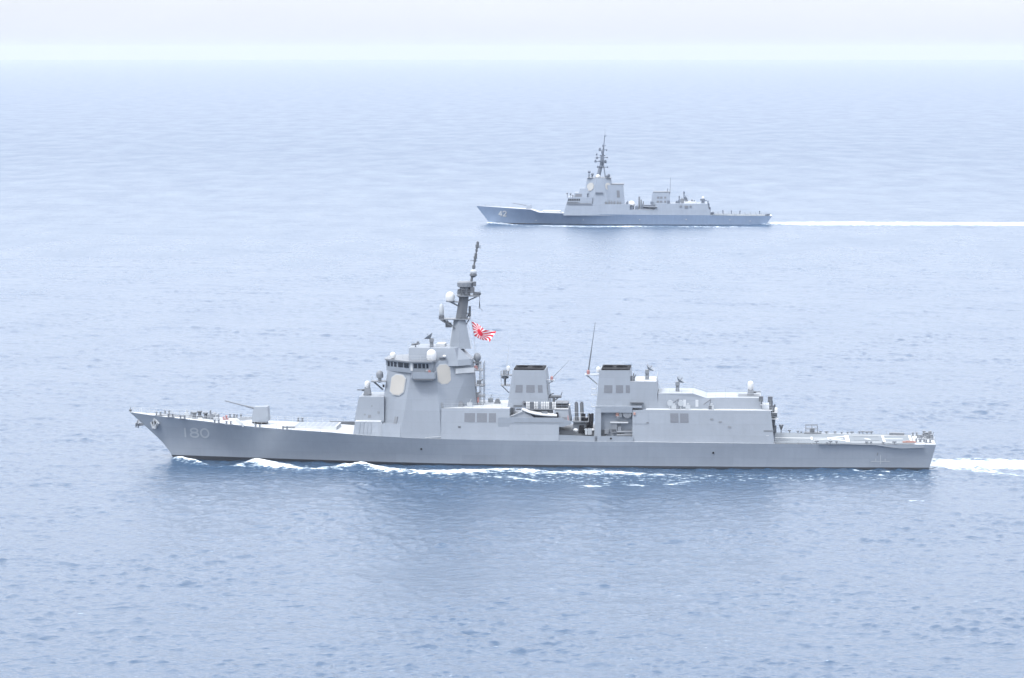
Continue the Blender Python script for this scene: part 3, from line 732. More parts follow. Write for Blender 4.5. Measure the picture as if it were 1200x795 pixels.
c = N(559, 425, -.8); mb = MB(); mb.cbox(c, 1.7, 1.6, .35); mb.build('sensor_ring', 'dark', lad)
c = N(557.6, 430, -1.6); mb = MB(); mb.lathe(c, [(.34, -.2), (.34, .2)], axis=(0, -1, 0)); mb.cbox(c + Vector((.3, 0, -.35)), .25, .3, .5); mb.build('life_ring', 'red', lad)
c = N(560.4, 468, -1.8); mb = MB(); mb.tube(c + Vector((0, 0, -.7)), c + Vector((0, 0, .7)), .2); mb.ball(c + Vector((0, 0, .7)), .22); mb.build('fire_bottle', 'red', lad)
for px, py in ((561.5, 448), (558.5, 462.5)): c = N(px, py, -1.7); mb = MB(); mb.cbox(c, .9, .7, .8); mb.tube(c, c + Vector((.9, 0, .7)), .1); mb.build('floodlight', 'dark', lad)

# ---- mast
def mring(py, x0, x1, lat): return [N(x0, py, -lat * .35), N(lerp(x0, x1, .45), py, -lat), N(x1, py, -lat * .6), N(x1, py, lat * .6), N(lerp(x0, x1, .45), py, lat), N(x0, py, lat * .35)]
mb = MB(); mb.loft([mring(409, 526, 552, 2.4), mring(375, 531.6, 545.6, 1.35)]); mast = mb.build('mast', 'grey', ship)
mb = MB(); mb.loft([mring(375.2, 533.6, 546.5, 1.2), mring(346, 538.6, 549.5, .95)]); mu = mb.build('upper_mast', 'dark', mast)
def plat(py, x0, x1, lat, th=.22, m='mid'):
    z_ = N.z(540, py, 0); mb = MB(); a = N.x(x0); b = N.x(x1)
    mb.loft([[(a, -lat * .45, z_), (a + 1, -lat, z_), (b, -lat, z_), (b, lat, z_), (a + 1, lat, z_), (a, lat * .45, z_)], [(a, -lat * .45, z_ + th), (a + 1, -lat, z_ + th), (b, -lat, z_ + th), (b, lat, z_ + th), (a + 1, lat, z_ + th), (a, lat * .45, z_ + th)]])
    o = mb.build('mast_platform', m, mast)
    railing([(a + .1, -lat * .45, z_ + th), (a + 1, -lat + .05, z_ + th), (b, -lat + .05, z_ + th), (b, lat - .05, z_ + th)], 'platform_rail', mast, h=.9, step=1.2, r=.028, m='mid')
    return z_
zp = plat(374.5, 515.5, 551, 1.7)
mb = MB()
for la in (-1.2, 1.2): mb.tube((N.x(517), la, zp), (N.x(533.5), la, N.z(533, 384.5, 0)), .14); mb.tube((N.x(522), la, zp), (N.x(528), la, N.z(528, 381.5, 0)), .1)
mb.cbox(N(525.5, 381, 0), 1.2, 1.2, 1.0); mb.tube((N.x(550), 0, zp), (N.x(544), 0, N.z(544, 384, 0)), .12)
mb.build('platform_strut', 'dark', mast)
c = N(517.4, 370.5, -.4); mb = MB(); mb.lathe(c, [(.3, -.5), (.35, 0), (.5, .3), (.55, 1.2), (.42, 2.1), (.2, 2.6), (0, 2.7)], n=14); mb.build('navigation_radome', 'rail', mast, smooth=True)
MB().cbox(N(517.4, 372, -.4), 1.1, 1.1, .8).build('radar_base', 'dark', mast)
b = N(527.6, 352.6, -.8); MB().dome(b, .98, 1.95).build('satellite_radome', 'white', mast, smooth=True)
mb = MB(); mb.lathe(b, [(.9, -.25), (.95, 0)]); mb.tube(b + Vector((0, 0, -.2)), N(536.5, 358.5, -.4), .18); mb.tube(b + Vector((.6, .3, -.2)), N(537, 354, .3), .14); mb.box(N.x(527), N.x(538), -1.1, .6, b.z - .38, b.z - .22); mb.build('radome_arm', 'mid', mast)
zp2 = plat(347.2, 535.6, 562, 1.9)
mb = MB(); 
for px in (537, 560): mb.tube((N.x(px), 0, zp2), (N.x(544.5), 0, N.z(545, 354.5, 0)), .13)
mb.build('platform_strut', 'mid', mast)
c = N(545.3, 346.6, 0); hgt = N.z(545, 331, 0) - c.z
mb = MB(); mb.lathe(c, [(1.05, 0), (1.15, hgt * .35), (1.2, hgt * .6), (1.75, hgt * .68), (1.8, hgt * .98), (1.5, hgt * 1.08), (0, hgt * 1.1)], n=12); ra = mb.build('air_search_radar', 'mid', mast)
for a_ in range(6):
    t_ = a_ * math.pi / 3 + .3; d = Vector((math.cos(t_), math.sin(t_), 0)); mb = MB(); mb.tube(c + d * 1.05 + Vector((0, 0, hgt * .2)), c + d * 1.4 + Vector((0, 0, hgt * .5)), .35, .4); mb.build('antenna_pod', 'dark', ra)
mb = MB()
for px, py, s in ((553.5, 340, .9), (556.5, 345, .7), (556, 333, .7), (559.5, 344.5, .5), (537.8, 343, .6)): MB().cbox(N(px, py, -.7), s, s, s * 1.4).build('antenna_box', 'dark', mast)
mb.tube(N(549, 341, 0), N(563, 344.2, -.3), .1); mb.ball(N(562, 344.3, -.3), .35); mb.build('antenna_arm', 'dark', mast)
MB().tube(N(551, 335, .4), N(557, 330, .4), .12).build('antenna_rod', 'dark', mast)
for sg in (-1, 1):
    mb = MB(); a = N(546, 345, 0); e = Vector((a.x + .6, sg * 6.2, a.z + .6)); mb.tube(a, e, .13, .07)
    for k in (.4, .65, .9): p = lerp(a, e, k); mb.tube(p - Vector((0, 0, .4)), p + Vector((0, 0, .5)), .07)
    mb.build('yardarm', 'dark', mast)
tp = N(559.8, 285.5, 0); bt = N(552.2, 331, 0)
mb = MB(); mb.tube(bt, lerp(bt, tp, .55), .3, .17, n=10); mb.tube(lerp(bt, tp, .55), tp, .16, .1); pole = mb.build('mast_pole', 'dark', mast)
MB().ball(N(554.9, 319, 0), .72, .9).build('sensor_ball', 'rail', mast, smooth=True)
MB().lathe(N(554.6, 322.5, 0), [(.35, -.5), (.8, -.1), (.75, .25), (.4, .5)]).build('sensor_ring', 'dark', mast)
for k, r_, hh in ((.4, .36, .5), (.56, .3, .35), (.64, .38, .45), (.72, .3, .4), (.82, .26, .4), (.93, .38, .55), (1.0, .3, .5)):
    p = lerp(bt, tp, k); MB().lathe(p, [(.1, -hh), (r_, -hh * .6), (r_, hh * .6), (.1, hh)], n=10).build('pole_antenna', 'dark', mast)
p = lerp(bt, tp, .555); mb = MB(); mb.tube(p - Vector((1.0, .3, 0)), p + Vector((.5, .2, 0)), .06); mb.build('cross_arm', 'dark', mast)
p = lerp(bt, tp, .93); mb = MB(); mb.tube(p, p + Vector((.6, 0, -.3)), .06); mb.tube(p + Vector((.6, 0, -.6)), p + Vector((.6, 0, .3)), .06); mb.build('cross_arm', 'dark', mast)
mb = MB(); mb.path([N(562, 347, -.3), N(562.2, 355, -.3), N(562.8, 361, -.3), N(565.6, 364.5, -.3)], .05); mb.path([N(562, 353, -.2), N(561.6, 362, -.2)], .09); mb.build('halyard', 'dark', mast)
mb = MB(); mb.path([N(550.6, 372, .8), N(552.4, 377, .9), N(555.6, 395, 1.0), N(557.5, 425, .9)], .035); mb.build('halyard', 'rail', mast)
mb = MB(); mb.tube(N(547, 366, -1), N(550.6, 372, .8), .1); mb.cbox(N(550.5, 365, .2), .5, .5, 2.2); mb.tube(N(546.5, 375, .2), N(550.8, 364, .2), .12); mb.build('flag_gaff', 'dark', mast)
for px, la in ((526.5, -2.6), (552.8, -1.6)):
    mb = MB(); mb.tube(N(px, 409, la), N(lerp(px, 539, .4), 376, la * .5), .05); mb.build('mast_stay', 'rail', mast)

# ---- midship block
def louvres(quad, pxs, px_a, px_b, t0, t1, parent, n_sl=8):
    for a, b in pxs:
        s0, s1 = (a - px_a) / (px_b - px_a), (b - px_a) / (px_b - px_a)
        on_quad(quad, s0, s1, t0, t1, thick=.05).build('louvre', 'louvre', parent)
louvres(quad_mid, ((544.2, 556.6), (558.8, 570.6), (572.8, 581.2)), 517, 597, .57, .86, supo)
for px, py in ((493, 527.2), (836, 531), (716, 513.8)):
    x = N.x(px, -10.2); z_ = N.z(px, py, -10.2); y_ = -hull_surf(x, z_); MB().lathe((x, y_, z_), [(.22, -.1), (.22, .12), (0, .13)], axis=(0, -1, 0), n=8).build('scupper', 'black', ship)
zd1 = N.z(560, 479.2, -8.9)                                   # the raised deck amidships
MB().box(N.x(518, -8), N.x(597, -9.5) - .02, -8.3, 8.3, zd1 + .004, zd1 + .05).build('raised_deck', 'deck', supo)
railing([(N.x(518, -8.7), -8.7, zd1), (N.x(600, -8.7), -8.7, zd1)], parent=supo, h=1.1); railing([(N.x(519, 8.7), 8.7, zd1), (N.x(596, 8.7), 8.7, zd1)], parent=supo, h=1.1)
mb = MB(); mb.path([Vector((N.x(px, -9.9), -9.95 + (513 - py) * .035, N.z(px, py, -9.6))) for px, py in ((498, 513), (520, 511), (545, 507), (565, 502), (586, 495))], .045); mb.build('side_rope', 'deck', supo)
c = N(538.5, 500.6, -9.6); MB().cbox(c, .55, .3, .35).build('vent', 'dark', supo)
rnd = random.Random(4)
for px, py, kind in ((533.5, 474.5, 0), (540, 476.5, 1), (546.5, 473.5, 1), (550.5, 477, 0), (556, 475, 2), (575, 471.5, 0), (583, 473, 1), (538.5, 471, 2)):
    c = N.on_level(px, py, zd1 + .05); c.z = zd1 + .05; mb = MB()
    if kind == 0: mb.cbox(c + Vector((0, 0, .45)), 1.1, .8, .9); mb.tube(c + Vector((0, 0, .9)), c + Vector((.3, 0, 1.7)), .08)
    if kind == 1: mb.tube(c + Vector((0, -.6, .6)), c + Vector((0, .6, .6)), .5, n=12); mb.cbox(c + Vector((0, 0, .2)), 1.3, 1.4, .35)
    if kind == 2: mb.tube(c, c + Vector((.1, 0, 1.6)), .1); mb.tube(c + Vector((.1, 0, 1.5)), c + Vector((-.9, -.2, 1.1)), .13)
    mb.build(('locker', 'winch', 'davit')[kind], ('rail', 'mid', 'mid')[kind], supo)
# forward funnel
def funnel(bl, br, tl, tr, pyb, pyt, lb, lt, lv, lvy, lat_far=None):
    A, B, C_, D = N(bl, pyb, -lb), N(br, pyb, -lb), N(tr, pyt, -lt), N(tl, pyt, -lt)
    A.z = B.z = N.z((bl + br) / 2, pyb, -lb); C_.z = D.z = N.z((tl + tr) / 2, pyt, -lt)
    m_ = lambda p: Vector((p.x, -p.y, p.z))
    mb = MB(); mb.loft([[A, B, m_(B), m_(A)], [D, C_, m_(C_), m_(D)]]); o = mb.build('funnel', 'grey', ship)
    for a, b in lv:
        mid = lambda px, py: ((px - lerp(bl, tl, (pyb - py) / (pyb - pyt))) / (lerp(br, tr, (pyb - py) / (pyb - pyt)) - lerp(bl, tl, (pyb - py) / (pyb - pyt))))
        yc = sum(lvy) / 2; on_quad((A, B, C_, D), mid(a, yc), mid(b, yc), (pyb - lvy[1]) / (pyb - pyt), (pyb - lvy[0]) / (pyb - pyt), thick=.05).build('louvre', 'louvre', o)
    i = .25; z_ = C_.z
    MB().box(D.x + i, C_.x - i, -lt + i, lt - i, z_ - .02, z_ + .28).build('exhaust_rim', 'black', o)
    for k in (.27, .73):
        xc = lerp(D.x, C_.x, k); MB().lathe((xc, 0, z_ + .3), [(1.15, -.2), (1.15, .22), (.95, .22), (.95, .05), (0, .05)]).build('uptake', 'black', o)
    return o, (A, B, C_, D)
fn1, fq1 = funnel(594.8, 643.2, 600.6, 638.8, 478, 434, 5.6, 4.4, ((604.2, 612.4), (616.8, 626.6), (630.4, 635.8)), (451.4, 460.2))
on_quad((fq1[1], fq1[1] + Vector((.01, .6, 0)), fq1[2] + Vector((.01, .6, 0)), fq1[2]), 0, 1, .35, .6, thick=.2).build('exhaust_pipe', 'dark', fn1)
zf1, zf2 = N.z(596, 440, -3), N.z(596, 452, -3)
mb = MB()
for z_ in (zf1, zf2): mb.box(N.x(588.2), N.x(601), -4.4, -1.6, z_, z_ + .14)
mb.tube((N.x(589), -3, zf2), (N.x(598), -3, zf2 - 1.6), .1)
for px in (589, 593): mb.tube((N.x(px), -4.2, zf2), (N.x(px), -4.2, zf1 + 1.0), .05)
fp = mb.build('funnel_platform', 'mid', fn1)
railing([(N.x(600), -4.35, zf1 + .14), (N.x(588.4), -4.35, zf1 + .14), (N.x(588.4), -1.7, zf1 + .14)], 'platform_rail', fn1, h=.95, step=1.0)
MB().dome(N(595.6, 435, -3), .42, 1.15).build('radome', 'white', fn1, smooth=True)
mb = MB(); c = N(595.6, 435, -3); mb.tube(c, Vector((c.x, c.y, zf1)), .16); c = N(591.5, 436.5, -3); mb.cbox(c, .8, .8, 1.0); mb.build('pedestal', 'mid', fn1)
c = N(591.8, 446, -3.2); mb = MB(); mb.lathe(c, [(.2, -1.1), (.25, .3), (.75, .5), (.8, .85), (0, .95)]); mb.build('pelorus', 'dark', fn1)
def whip(p, q, r, parent, name='whip_antenna', m='rail', base=None):
    mb = MB(); mb.tube(p, lerp(p, q, .45), r, r * .7, n=6); mb.tube(lerp(p, q, .45), q, r * .55, r * .3, n=6); o = mb.build(name, m, parent)
    if base: MB().lathe(p, [(base, -.55), (base, .3), (base * .5, .5)], n=10).build('antenna_base', 'red', o)
    return o
whip(N(593.6, 430, -3.6), N(598.6, 388, -3.6), .05, fn1)
mb = MB(); mb.box(N.x(639), N.x(650.5), -3.6, -2.2, N.z(645, 446, -3), N.z(645, 445, -3)); mb.tube(N(641, 451, -3), N(649, 446, -3), .1); mb.build('bracket', 'rail', fn1)
whip(N(646.6, 443.8, -3), N(667, 422.6, -3), .09, fn1, m='mid', base=.3)
# gear behind the boat: T shaped crane, platform, small house
c = N(649, 472.5, -4); c0 = N(649, 480, -4)
mb = MB(); mb.tube(c0, N(649, 465, -4), .3, n=10); mb.tube(N(643.2, 464.9, -4), N(658, 464.9, -4), .3, n=8); mb.tube(N(644, 463, -4), N(649, 461, -4), .12); mb.tube(N(657, 465, -4), N(658.8, 459.5, -4), .08); mb.tube(N(651, 469, -4), N(655, 465, -4), .15); mb.build('boat_crane', 'dark', ship)
mb = MB()
for py in (472.3, 475, 477.8): z_ = N.z(658, py, -5); mb.box(N.x(651, -5), N.x(666, -5), -6.5, -1, z_ - .1, z_ + .1)
for px in (651.5, 658.5, 665.5): mb.tube(N(px, 480, -6.3), N(px, 472, -6.3), .1)
mb.build('float_rack', 'dark', ship)
mb = MB(); A, B, C_, D = N(648, 498, -7.5), N(668, 498, -7.5), N(665.5, 480, -6.8), N(650, 480, -6.8)
m_ = lambda p, y: Vector((p.x, y, p.z))
mb.loft([[A, B, m_(B, 2), m_(A, 2)], [D, C_, m_(C_, 2), m_(D, 2)]]); eh = mb.build('equipment_house', 'grey', ship)
MB().box(D.x - .1, C_.x + .1, -7.0, 2.1, C_.z + .003, C_.z + .25).build('roof', 'white', eh)
on_quad((A, B, C_, D), .55, .85, .12, .5, thick=.06).build('vent', 'louvre', eh); on_quad((A, B, C_, D), .91, .96, .15, .6, thick=.1).build('fire_post', 'red', eh)
# boat bay: low bulwark standing out from the side, ending aft in a rising sponson
zA, zB = N.z(620, 500.5, -9.9), N.z(620, 489.6, -9.7)
mb = MB(); mb.loft([[(N.x(584, -9.7), -9.62, zA), (N.x(668, -9.7), -9.62, zA + .75), (N.x(668, -9.7), -8.0, zA + .75), (N.x(584, -9.7), -8.0, zA)],
                    [(N.x(584, -9.7), -9.62, zB), (N.x(669, -9.7), -9.62, zA + 1.15), (N.x(669, -9.7), -8.0, zA + 1.15), (N.x(584, -9.7), -8.0, zB)]])
mb.mi = [0] * len(mb.f)
mb = MB()
poly = [(N.x(584, -9.7), zA), (N.x(655, -9.7), zA - .05), (N.x(661, -9.7), zA + .05), (N.x(669.5, -9.7), zA + .75), (N.x(669.5, -9.7), zA + 1.3), (N.x(661, -9.7), zA + 1.6), (N.x(660, -9.7), zB), (N.x(584, -9.7), zB)]
mb.prism(poly, -9.72, -9.45); mb.box(N.x(655.2, -9.7), N.x(668, -9.7), -9.45, -6, zA + .6, zA + .75); bw = mb.build('boat_bulwark', 'grey', ship)
for py in (495.3,): z_ = N.z(620, py, -9.75); MB().box(N.x(602, -9.7), N.x(660, -9.7), -9.76, -9.715, z_ - .05, z_ + .05).build('wall_stiffener', 'mid', bw)
# open gap between the funnels: main deck gear
zm = deck_at(N.x(675))
poly = [(N.x(655, -10), deck_z(N.x(655)) - .2), (N.x(700, -10), deck_z(N.x(700)) - .2), (N.x(700, -10), N.z(690, 511.5, -10)), (N.x(655, -10), N.z(670, 510, -10))]
MB().prism(poly, -10.12, -9.9).build('bulwark', 'grey', ship)
mb = MB(); mb.box(N.x(655.3, -7), N.x(697, -7), -6.5, 6.5, zm - .3, N.z(680, 505, -7)); mb.build('gap_deckhouse', 'mid', ship)
mb = MB(); mb.loft([[N(670.5, 508, -6), N(688, 508, -6), m_(N(688, 508, -6), 4), m_(N(670.5, 508, -6), 4)], [N(672, 494.5, -5.4), N(686, 494.5, -5.4), m_(N(686, 494.5, -6), 3.5), m_(N(672, 494.5, -6), 3.5)]])
tb = mb.build('launcher_base', 'grey', ship)
z_ = N.z(680, 494.4, -5.4); MB().box(N.x(671, -5), N.x(690, -5), -6.6, 2, z_, z_ + .22).build('platform', 'mid', tb)
railing([(N.x(671.5, -6), -6.4, z_ + .2), (N.x(690, -6), -6.4, z_ + .2)], parent=tb, h=1.9, step=1.4, r=.045, m='deck')
for px in (676, 682.3):
    mb = MB(); p = N(px, 494, -4.8); t_ = N(px - .6, 472.3, -4.2); mb.tube(p, t_, .42, .38, n=12); mb.tube(t_, t_ + Vector((0, 0, .25)), .25); mb.build('kingpost', 'dark', ship)
c = N(683.3, 488, -5.2); mb = MB(); mb.cbox(c, 1.0, 1.0, 1.0); mb.cbox(N(684.5, 492.5, -5.2), 1.4, 1.2, .9); mb.build('winch_motor', 'black', ship)
for k in range(4):                                              # missile tubes lying across the ship
    p = N(689.5 + (k % 2) * 3.6, 500.2 - (k // 2) * 3.4, -6.0); mb = MB(); mb.tube(p + Vector((0, -.9, -.4)), p + Vector((0, 3.6, 1.6)), .33, n=12); mb.build('missile_tube', 'black', ship)
mb = MB(); p = N(681.5, 503, -7.6); mb.tube(p + Vector((0, 0, -.9)), p + Vector((0, 0, .8)), .7, .5); mb.cbox(p + Vector((1.1, 0, -.4)), 1.0, .9, 1.4); mb.build('winch', 'black', ship)
for px, py, s in ((674.5, 504.3, .55), (694.6, 504, .45)): MB().ball(N(px, py, -8), s, .7).build('hose_cover', 'white', ship)
mb = MB()
for px in (687, 690.3, 692): p = N(px, 506, -8.5); mb.cbox(p, .5, .5, 1.3)
mb.tube(N(684.5, 503.5, -8.4), N(693.5, 505.5, -8.4), .12); mb.build('launcher_frame', 'rail', ship)

# ---- after superstructure
mb = MB()
poly = [(698.6, 480), (702.4, 434.2), (738.4, 434.2), (738.8, 447.6), (769.4, 447.6), (771.6, 480)]
A = [N(px, py, -6.2 + (480 - py) / 46 * 1.0) for px, py in poly]
zt2 = A[1].z; 
mb.loft([A, [Vector((p.x, -p.y, p.z)) for p in A]]); af = mb.build('funnel', 'grey', ship)
aq = (A[0], Vector((N(740, 480, -6.2).x, -6.2, A[0].z)), A[2], A[1])
for a, b in ((708, 717.6), (721.8, 730.2), (733.4, 738.2)):
    l = lerp(698.6, 702.4, .52); r_ = lerp(740, 738.4, .52)
    on_quad(aq, (a - l) / (r_ - l), (b - l) / (r_ - l), (480 - 460.6) / 45.8, (480 - 451.6) / 45.8, thick=.06).build('louvre', 'louvre', af)
MB().box(A[1].x + .4, A[2].x - .1, -4.9, 4.9, zt2 - .02, zt2 + .28).build('exhaust_rim', 'black', af)
for k in (.25, .7): MB().lathe((lerp(A[1].x, A[2].x, k), 0, zt2 + .2), [(1.2, -.1), (1.2, .3), (1, .3), (1, .15), (0, .15)]).build('uptake', 'black', af)
z_ = A[4].z; MB().box(A[3].x, A[4].x, -5.4, 5.4, z_ + .003, z_ + .07).build('raised_deck', 'deck', af)
railing([(A[3].x + .5, -5.4, z_ + .07), (A[4].x, -5.4, z_ + .07), (A[4].x, 5.4, z_ + .07)], parent=af)
c = N(741.5, 444, -4.6); mb = MB(); mb.cbox(c, .9, .8, 1.3); mb.tube(c + Vector((.2, 0, -1.6)), c + Vector((.2, 0, 1.2)), .12); mb.tube(c + Vector((0, 0, -.5)), c + Vector((.7, 0, .9)), .12); mb.build('vent_pipe', 'dark', af)
whip(N(746, 446, -1), N(754, 406, -1), .028, af)
MB().dome(N(701.2, 436.4, -3.4), .48, 1.2).build('radome', 'white', af, smooth=True)
mb = MB(); z_ = N.z(695, 438.6, -3.4); mb.box(N.x(686), N.x(703), -4.4, -2.2, z_ - .2, z_); mb.tube((N.x(688), -3.4, z_ - .2), (N.x(701), -3.4, z_ - 2.2), .13); mb.build('bracket', 'rail', af)
whip(N(689.3, 436.4, -3.4), N(697.6, 378, -3.4), .17, af, m='dark', base=.34)
for py in (456, 463, 477): z_ = N.z(697, py, -4); mb = MB(); mb.box(N.x(693.8), N.x(700), -4.6, -3.2, z_, z_ + .1); railing([(N.x(694), -4.5, z_), (N.x(700), -4.5, z_)], 'platform_rail', af, h=1.1, step=.6); mb.build('ladder_platform', 'rail', af)
# lower block, from the gap to the hangar doors, with a deep recess on the port side
zled = N.z(830, 481.2, -8.6)
pa = N(696, 515, -9.8); pb = N(697.5, 478, -8.9)
def lowblk(px0, px1, lat_b, lat_t, pyb=521, z_top=zled, y_in=0.0, dx0=0.0, dx1=0.0, star=False):
    a, b = N.x(px0, -lat_b), N.x(px1, -lat_b); zb_ = deck_z((a + b) / 2) - .25
    s = -1 if not star else 1
    mb = MB(); mb.loft([[(a, s * lat_b, zb_), (b, s * lat_b, zb_), (b, -s * y_in, zb_), (a, -s * y_in, zb_)], [(a + dx0, s * lat_t, z_top), (b + dx1, s * lat_t, z_top), (b + dx1, -s * y_in, z_top), (a + dx0, -s * y_in, z_top)]])
    return mb, (Vector((a, s * lat_b, zb_)), Vector((b, s * lat_b, zb_)), Vector((b + dx1, s * lat_t, z_top)), Vector((a + dx0, s * lat_t, z_top)))
zroof = N.z(720, 478.2, -8.8)
m1, q1 = lowblk(696, 704.2, 9.7, 8.8, z_top=zroof, y_in=6, dx0=.3); hang = m1.build('hangar', 'grey', ship)
m2, q2 = lowblk(741, 907.5, 9.9, 8.7, y_in=8.8, dx1=-.75); hb = m2.build('hangar_block', 'grey', hang)
m3, _ = lowblk(704.3, 741, 7.9, 7.8, z_top=zroof, y_in=8.8); m3.build('recess_wall', 'grey', hang)
mb = MB(); mb.box(N.x(697.6, -8.9), N.x(752, -8.9), -8.85, 8.6, zroof + .003, zroof + .3); mb.build('recess_roof', 'grey', hang)
mb = MB(); mb.box(N.x(704.2, -9), N.x(741, -9), -9.0, -8.8, zroof - 1.0, zroof - .003); mb.build('recess_lintel', 'grey', hang)
poly = [(N.x(697, -10), deck_z(N.x(697)) - .2), (N.x(742, -10), deck_z(N.x(742)) - .2), (N.x(742, -10), N.z(720, 511.5, -10)), (N.x(697, -10), N.z(700, 511.2, -10))]
MB().prism(poly, -10.12, -9.92).build('bulwark', 'grey', hang)
zdk = deck_at(N.x(720))
for k in range(3):
    p = Vector((N.x(724, -8), -8.55 + (k % 2) * .3, zdk + 1.1 + (k // 2) * .7)); mb = MB(); mb.tube(p + Vector((-.2, 0, 0)), p + Vector((3.3, 0, .05)), .27, n=12); mb.build('torpedo_tube', 'mid', hang)
mb = MB(); p = N(724, 495.2, -8.4); mb.box(p.x - 1.6, p.x + 2.2, -9.0, -7.85, p.z - .1, p.z + .1); mb.build('recess_shelf', 'deck', hang)
for px, py, m_n, s in ((722.6, 482, 'white', .45), (723.5, 486, 'orange', .6), (724.2, 489.8, 'mid', .55), (743.5, 485.2, 'orange', .4)):
    c = N(px, py, -9.05 if px > 740 else -8.5); mb = MB(); mb.cbox(c, s * 1.1, .4, s * 1.1); mb.ball(c + Vector((0, -.1, s * .3)), s * .5); mb.build('life_vest_bin' if m_n == 'orange' else 'storage_bin', m_n, hang)
c = N(735, 485, -8.45); mb = MB(); mb.lathe(c, [(.95, -.4), (.95, .4)], axis=(0, -1, 0), n=14); mb.cbox(c + Vector((0, 0, 1.0)), 2.0, .9, .25); mb.cbox(c + Vector((-1.4, 0, -.2)), .6, .7, 1.1); mb.build('hose_reel', 'mid', hang)
for px, py, w_, h_ in ((720, 501, 1.2, 1.8), (719.5, 505.2, .9, .8), (726, 503, .7, 1.1), (736, 506.5, 1.6, .7), (711, 506, .9, .9)):
    c = N(px, py, -8.3); MB().cbox(c, w_, .9, h_).build('locker', 'mid', hang)
c = N(705.6, 495, -8); MB().box(c.x - .1, c.x + .8, -8.05, -7.85, zdk, zdk + 2.2).build('door', 'dark', hang)
on_quad(q2, .0, .115, .58, .96, thick=.07).build('access_panel', 'grey', hang)
for px, py in ((759, 496.4),): s = (px - 741) / 166; on_quad(q2, s - .008, s + .008, .6, .63, thick=.12).build('vent', 'dark', hang)
mb = MB(); c = N(744, 472.5, -6.9); mb.box(c.x - 1.0, c.x + 1.8, -6.9, -6.0, c.z - .1, c.z + .1); mb.build('shelf', 'dark', af)
# hangar upper tier
pf = [(771.3, 461.6), (812, 461.6), (827.5, 466.9), (850, 466.5), (891.5, 466.9)]
B_ = [N(px, py, -5.6) for px, py in pf]; zlo = zled - .1
rr = [Vector((B_[0].x, -6.3, zlo))] + [Vector((p.x, -5.7, p.z)) for p in B_] + [Vector((N.x(893.5, -6), -6.3, zlo))]
mb = MB(); mb.loft([rr, [Vector((p.x, -p.y, p.z)) for p in rr]]); ht_ = mb.build('hangar_top', 'grey', hang)
for i in (0, 1, 2, 3):
    a, b = B_[i], B_[i + 1]; MB().loft([[(a.x, -5.66, a.z + .004), (b.x, -5.66, b.z + .004), (b.x, 5.66, b.z + .004), (a.x, 5.66, a.z + .004)], [(a.x, -5.66, a.z + .08), (b.x, -5.66, b.z + .08), (b.x, 5.66, b.z + .08), (a.x, 5.66, a.z + .08)]]).build('roof_deck', 'roof', hang)
railing([(p.x, -5.5, p.z) for p in B_], parent=hang); railing([(p.x, 5.5, p.z) for p in B_], parent=hang)
louvres(q2, ((786.4, 796), (798, 808)), 741, 907.5, .625, .905, hang)
for px, py in ((835.6, 491.2), (845.5, 494.2), (856, 500.0)): s = (px - 741) / 166; t = (519.5 - py) / 38.4; on_quad(q2, s - .011, s + .011, t - .025, t + .025, thick=.1).build('vent', 'mid', hang)
MB().box(N.x(757, -8.6), N.x(905, -8.6), -8.72, -6.2, zled + .003, zled + .1).build('side_ledge', 'deck', hang)
for px, kind in ((785, 1), (789.5, 0), (793, 2), (797.5, 1), (802, 3), (806, 0), (816.5, 3), (831, 2), (833.5, 0)):
    x = N.x(px, -8.4); c = Vector((x, -7.6, zled + .1)); mb = MB()
    if kind == 0: mb.cbox(c + Vector((0, 0, .5)), 1.0, .5, .8); mb.cbox(c + Vector((0, 0, 1.1)), .5, .4, .4)
    if kind == 1: mb.tube(c + Vector((0, -.25, 1.3)), c + Vector((0, .25, 1.3)), .62, n=14); mb.tube(c, c + Vector((0, 0, .8)), .15)
    if kind == 2: mb.tube(c, c + Vector((.3, 0, 2.2)), .12); mb.tube(c + Vector((.3, 0, 2.2)), c + Vector((-1.2, -.1, 1.1)), .14); mb.cbox(c + Vector((.2, 0, .4)), .7, .5, .8)
    if kind == 3: mb.cbox(c + Vector((0, 0, 1.3)), .6, .4, 1.4)
    mb.build(('locker', 'fuel_hose_reel', 'refuelling_boom', 'cabinet')[kind], ('rail', 'rail', 'mid', 'deck')[kind], hang)
director(758.4, 447.5, 434, -1.5, (.6, -.1, .8), ship, 1.0); director(794, 462.5, 448, -1.5, (.6, -.1, .8), ship, 1.0)
ciws(879.5, 467, 446.5, -1.0, (1, -.1, .06), .55)
z_ = B_[4].z; mb = MB(); mb.box(N.x(865, -2), N.x(890, -2), -3.0, 1.5, z_ + .09, z_ + .2); mb.build('gun_platform', 'dark', hang)
railing([(N.x(865, -3), -3.0, z_ + .2), (N.x(890, -3), -3.0, z_ + .2)], parent=hang, h=1.0)
# after end of the hangar: doors, platform, poles, white canister, signal lights
dx = N.x(907.6, -4)
for ya in (-6.6, .4): MB().box(N.x(903.8, 0), N.x(908.2, 0), ya, ya + 6.2, deck_at(dx) + .1, zled - 1.6).build('hangar_door', 'grey', hang)
for py, x0_, x1_, la in ((474, 891, 903, -6.5), (483, 899, 911, -7), (490.5, 903.5, 912, -7.4)):
    zq = N.z(900, py, la); MB().box(N.x(x0_, la), N.x(x1_, la), la - 1, la + 1.5, zq - .12, zq).build('ladder_platform', 'deck', hang); railing([(N.x(x0_, la), la - .9, zq), (N.x(x1_, la), la - .9, zq)], 'platform_rail', hang, h=1.0, step=.9)
mb = MB()
for px, p0, p1 in ((892.5, 474, 466.5), (902.3, 483, 468), (904.5, 500, 473), (908, 484, 474), (906.5, 505, 480)): mb.tube(N(px, p0, -7), N(px, p1, -7), .16); 
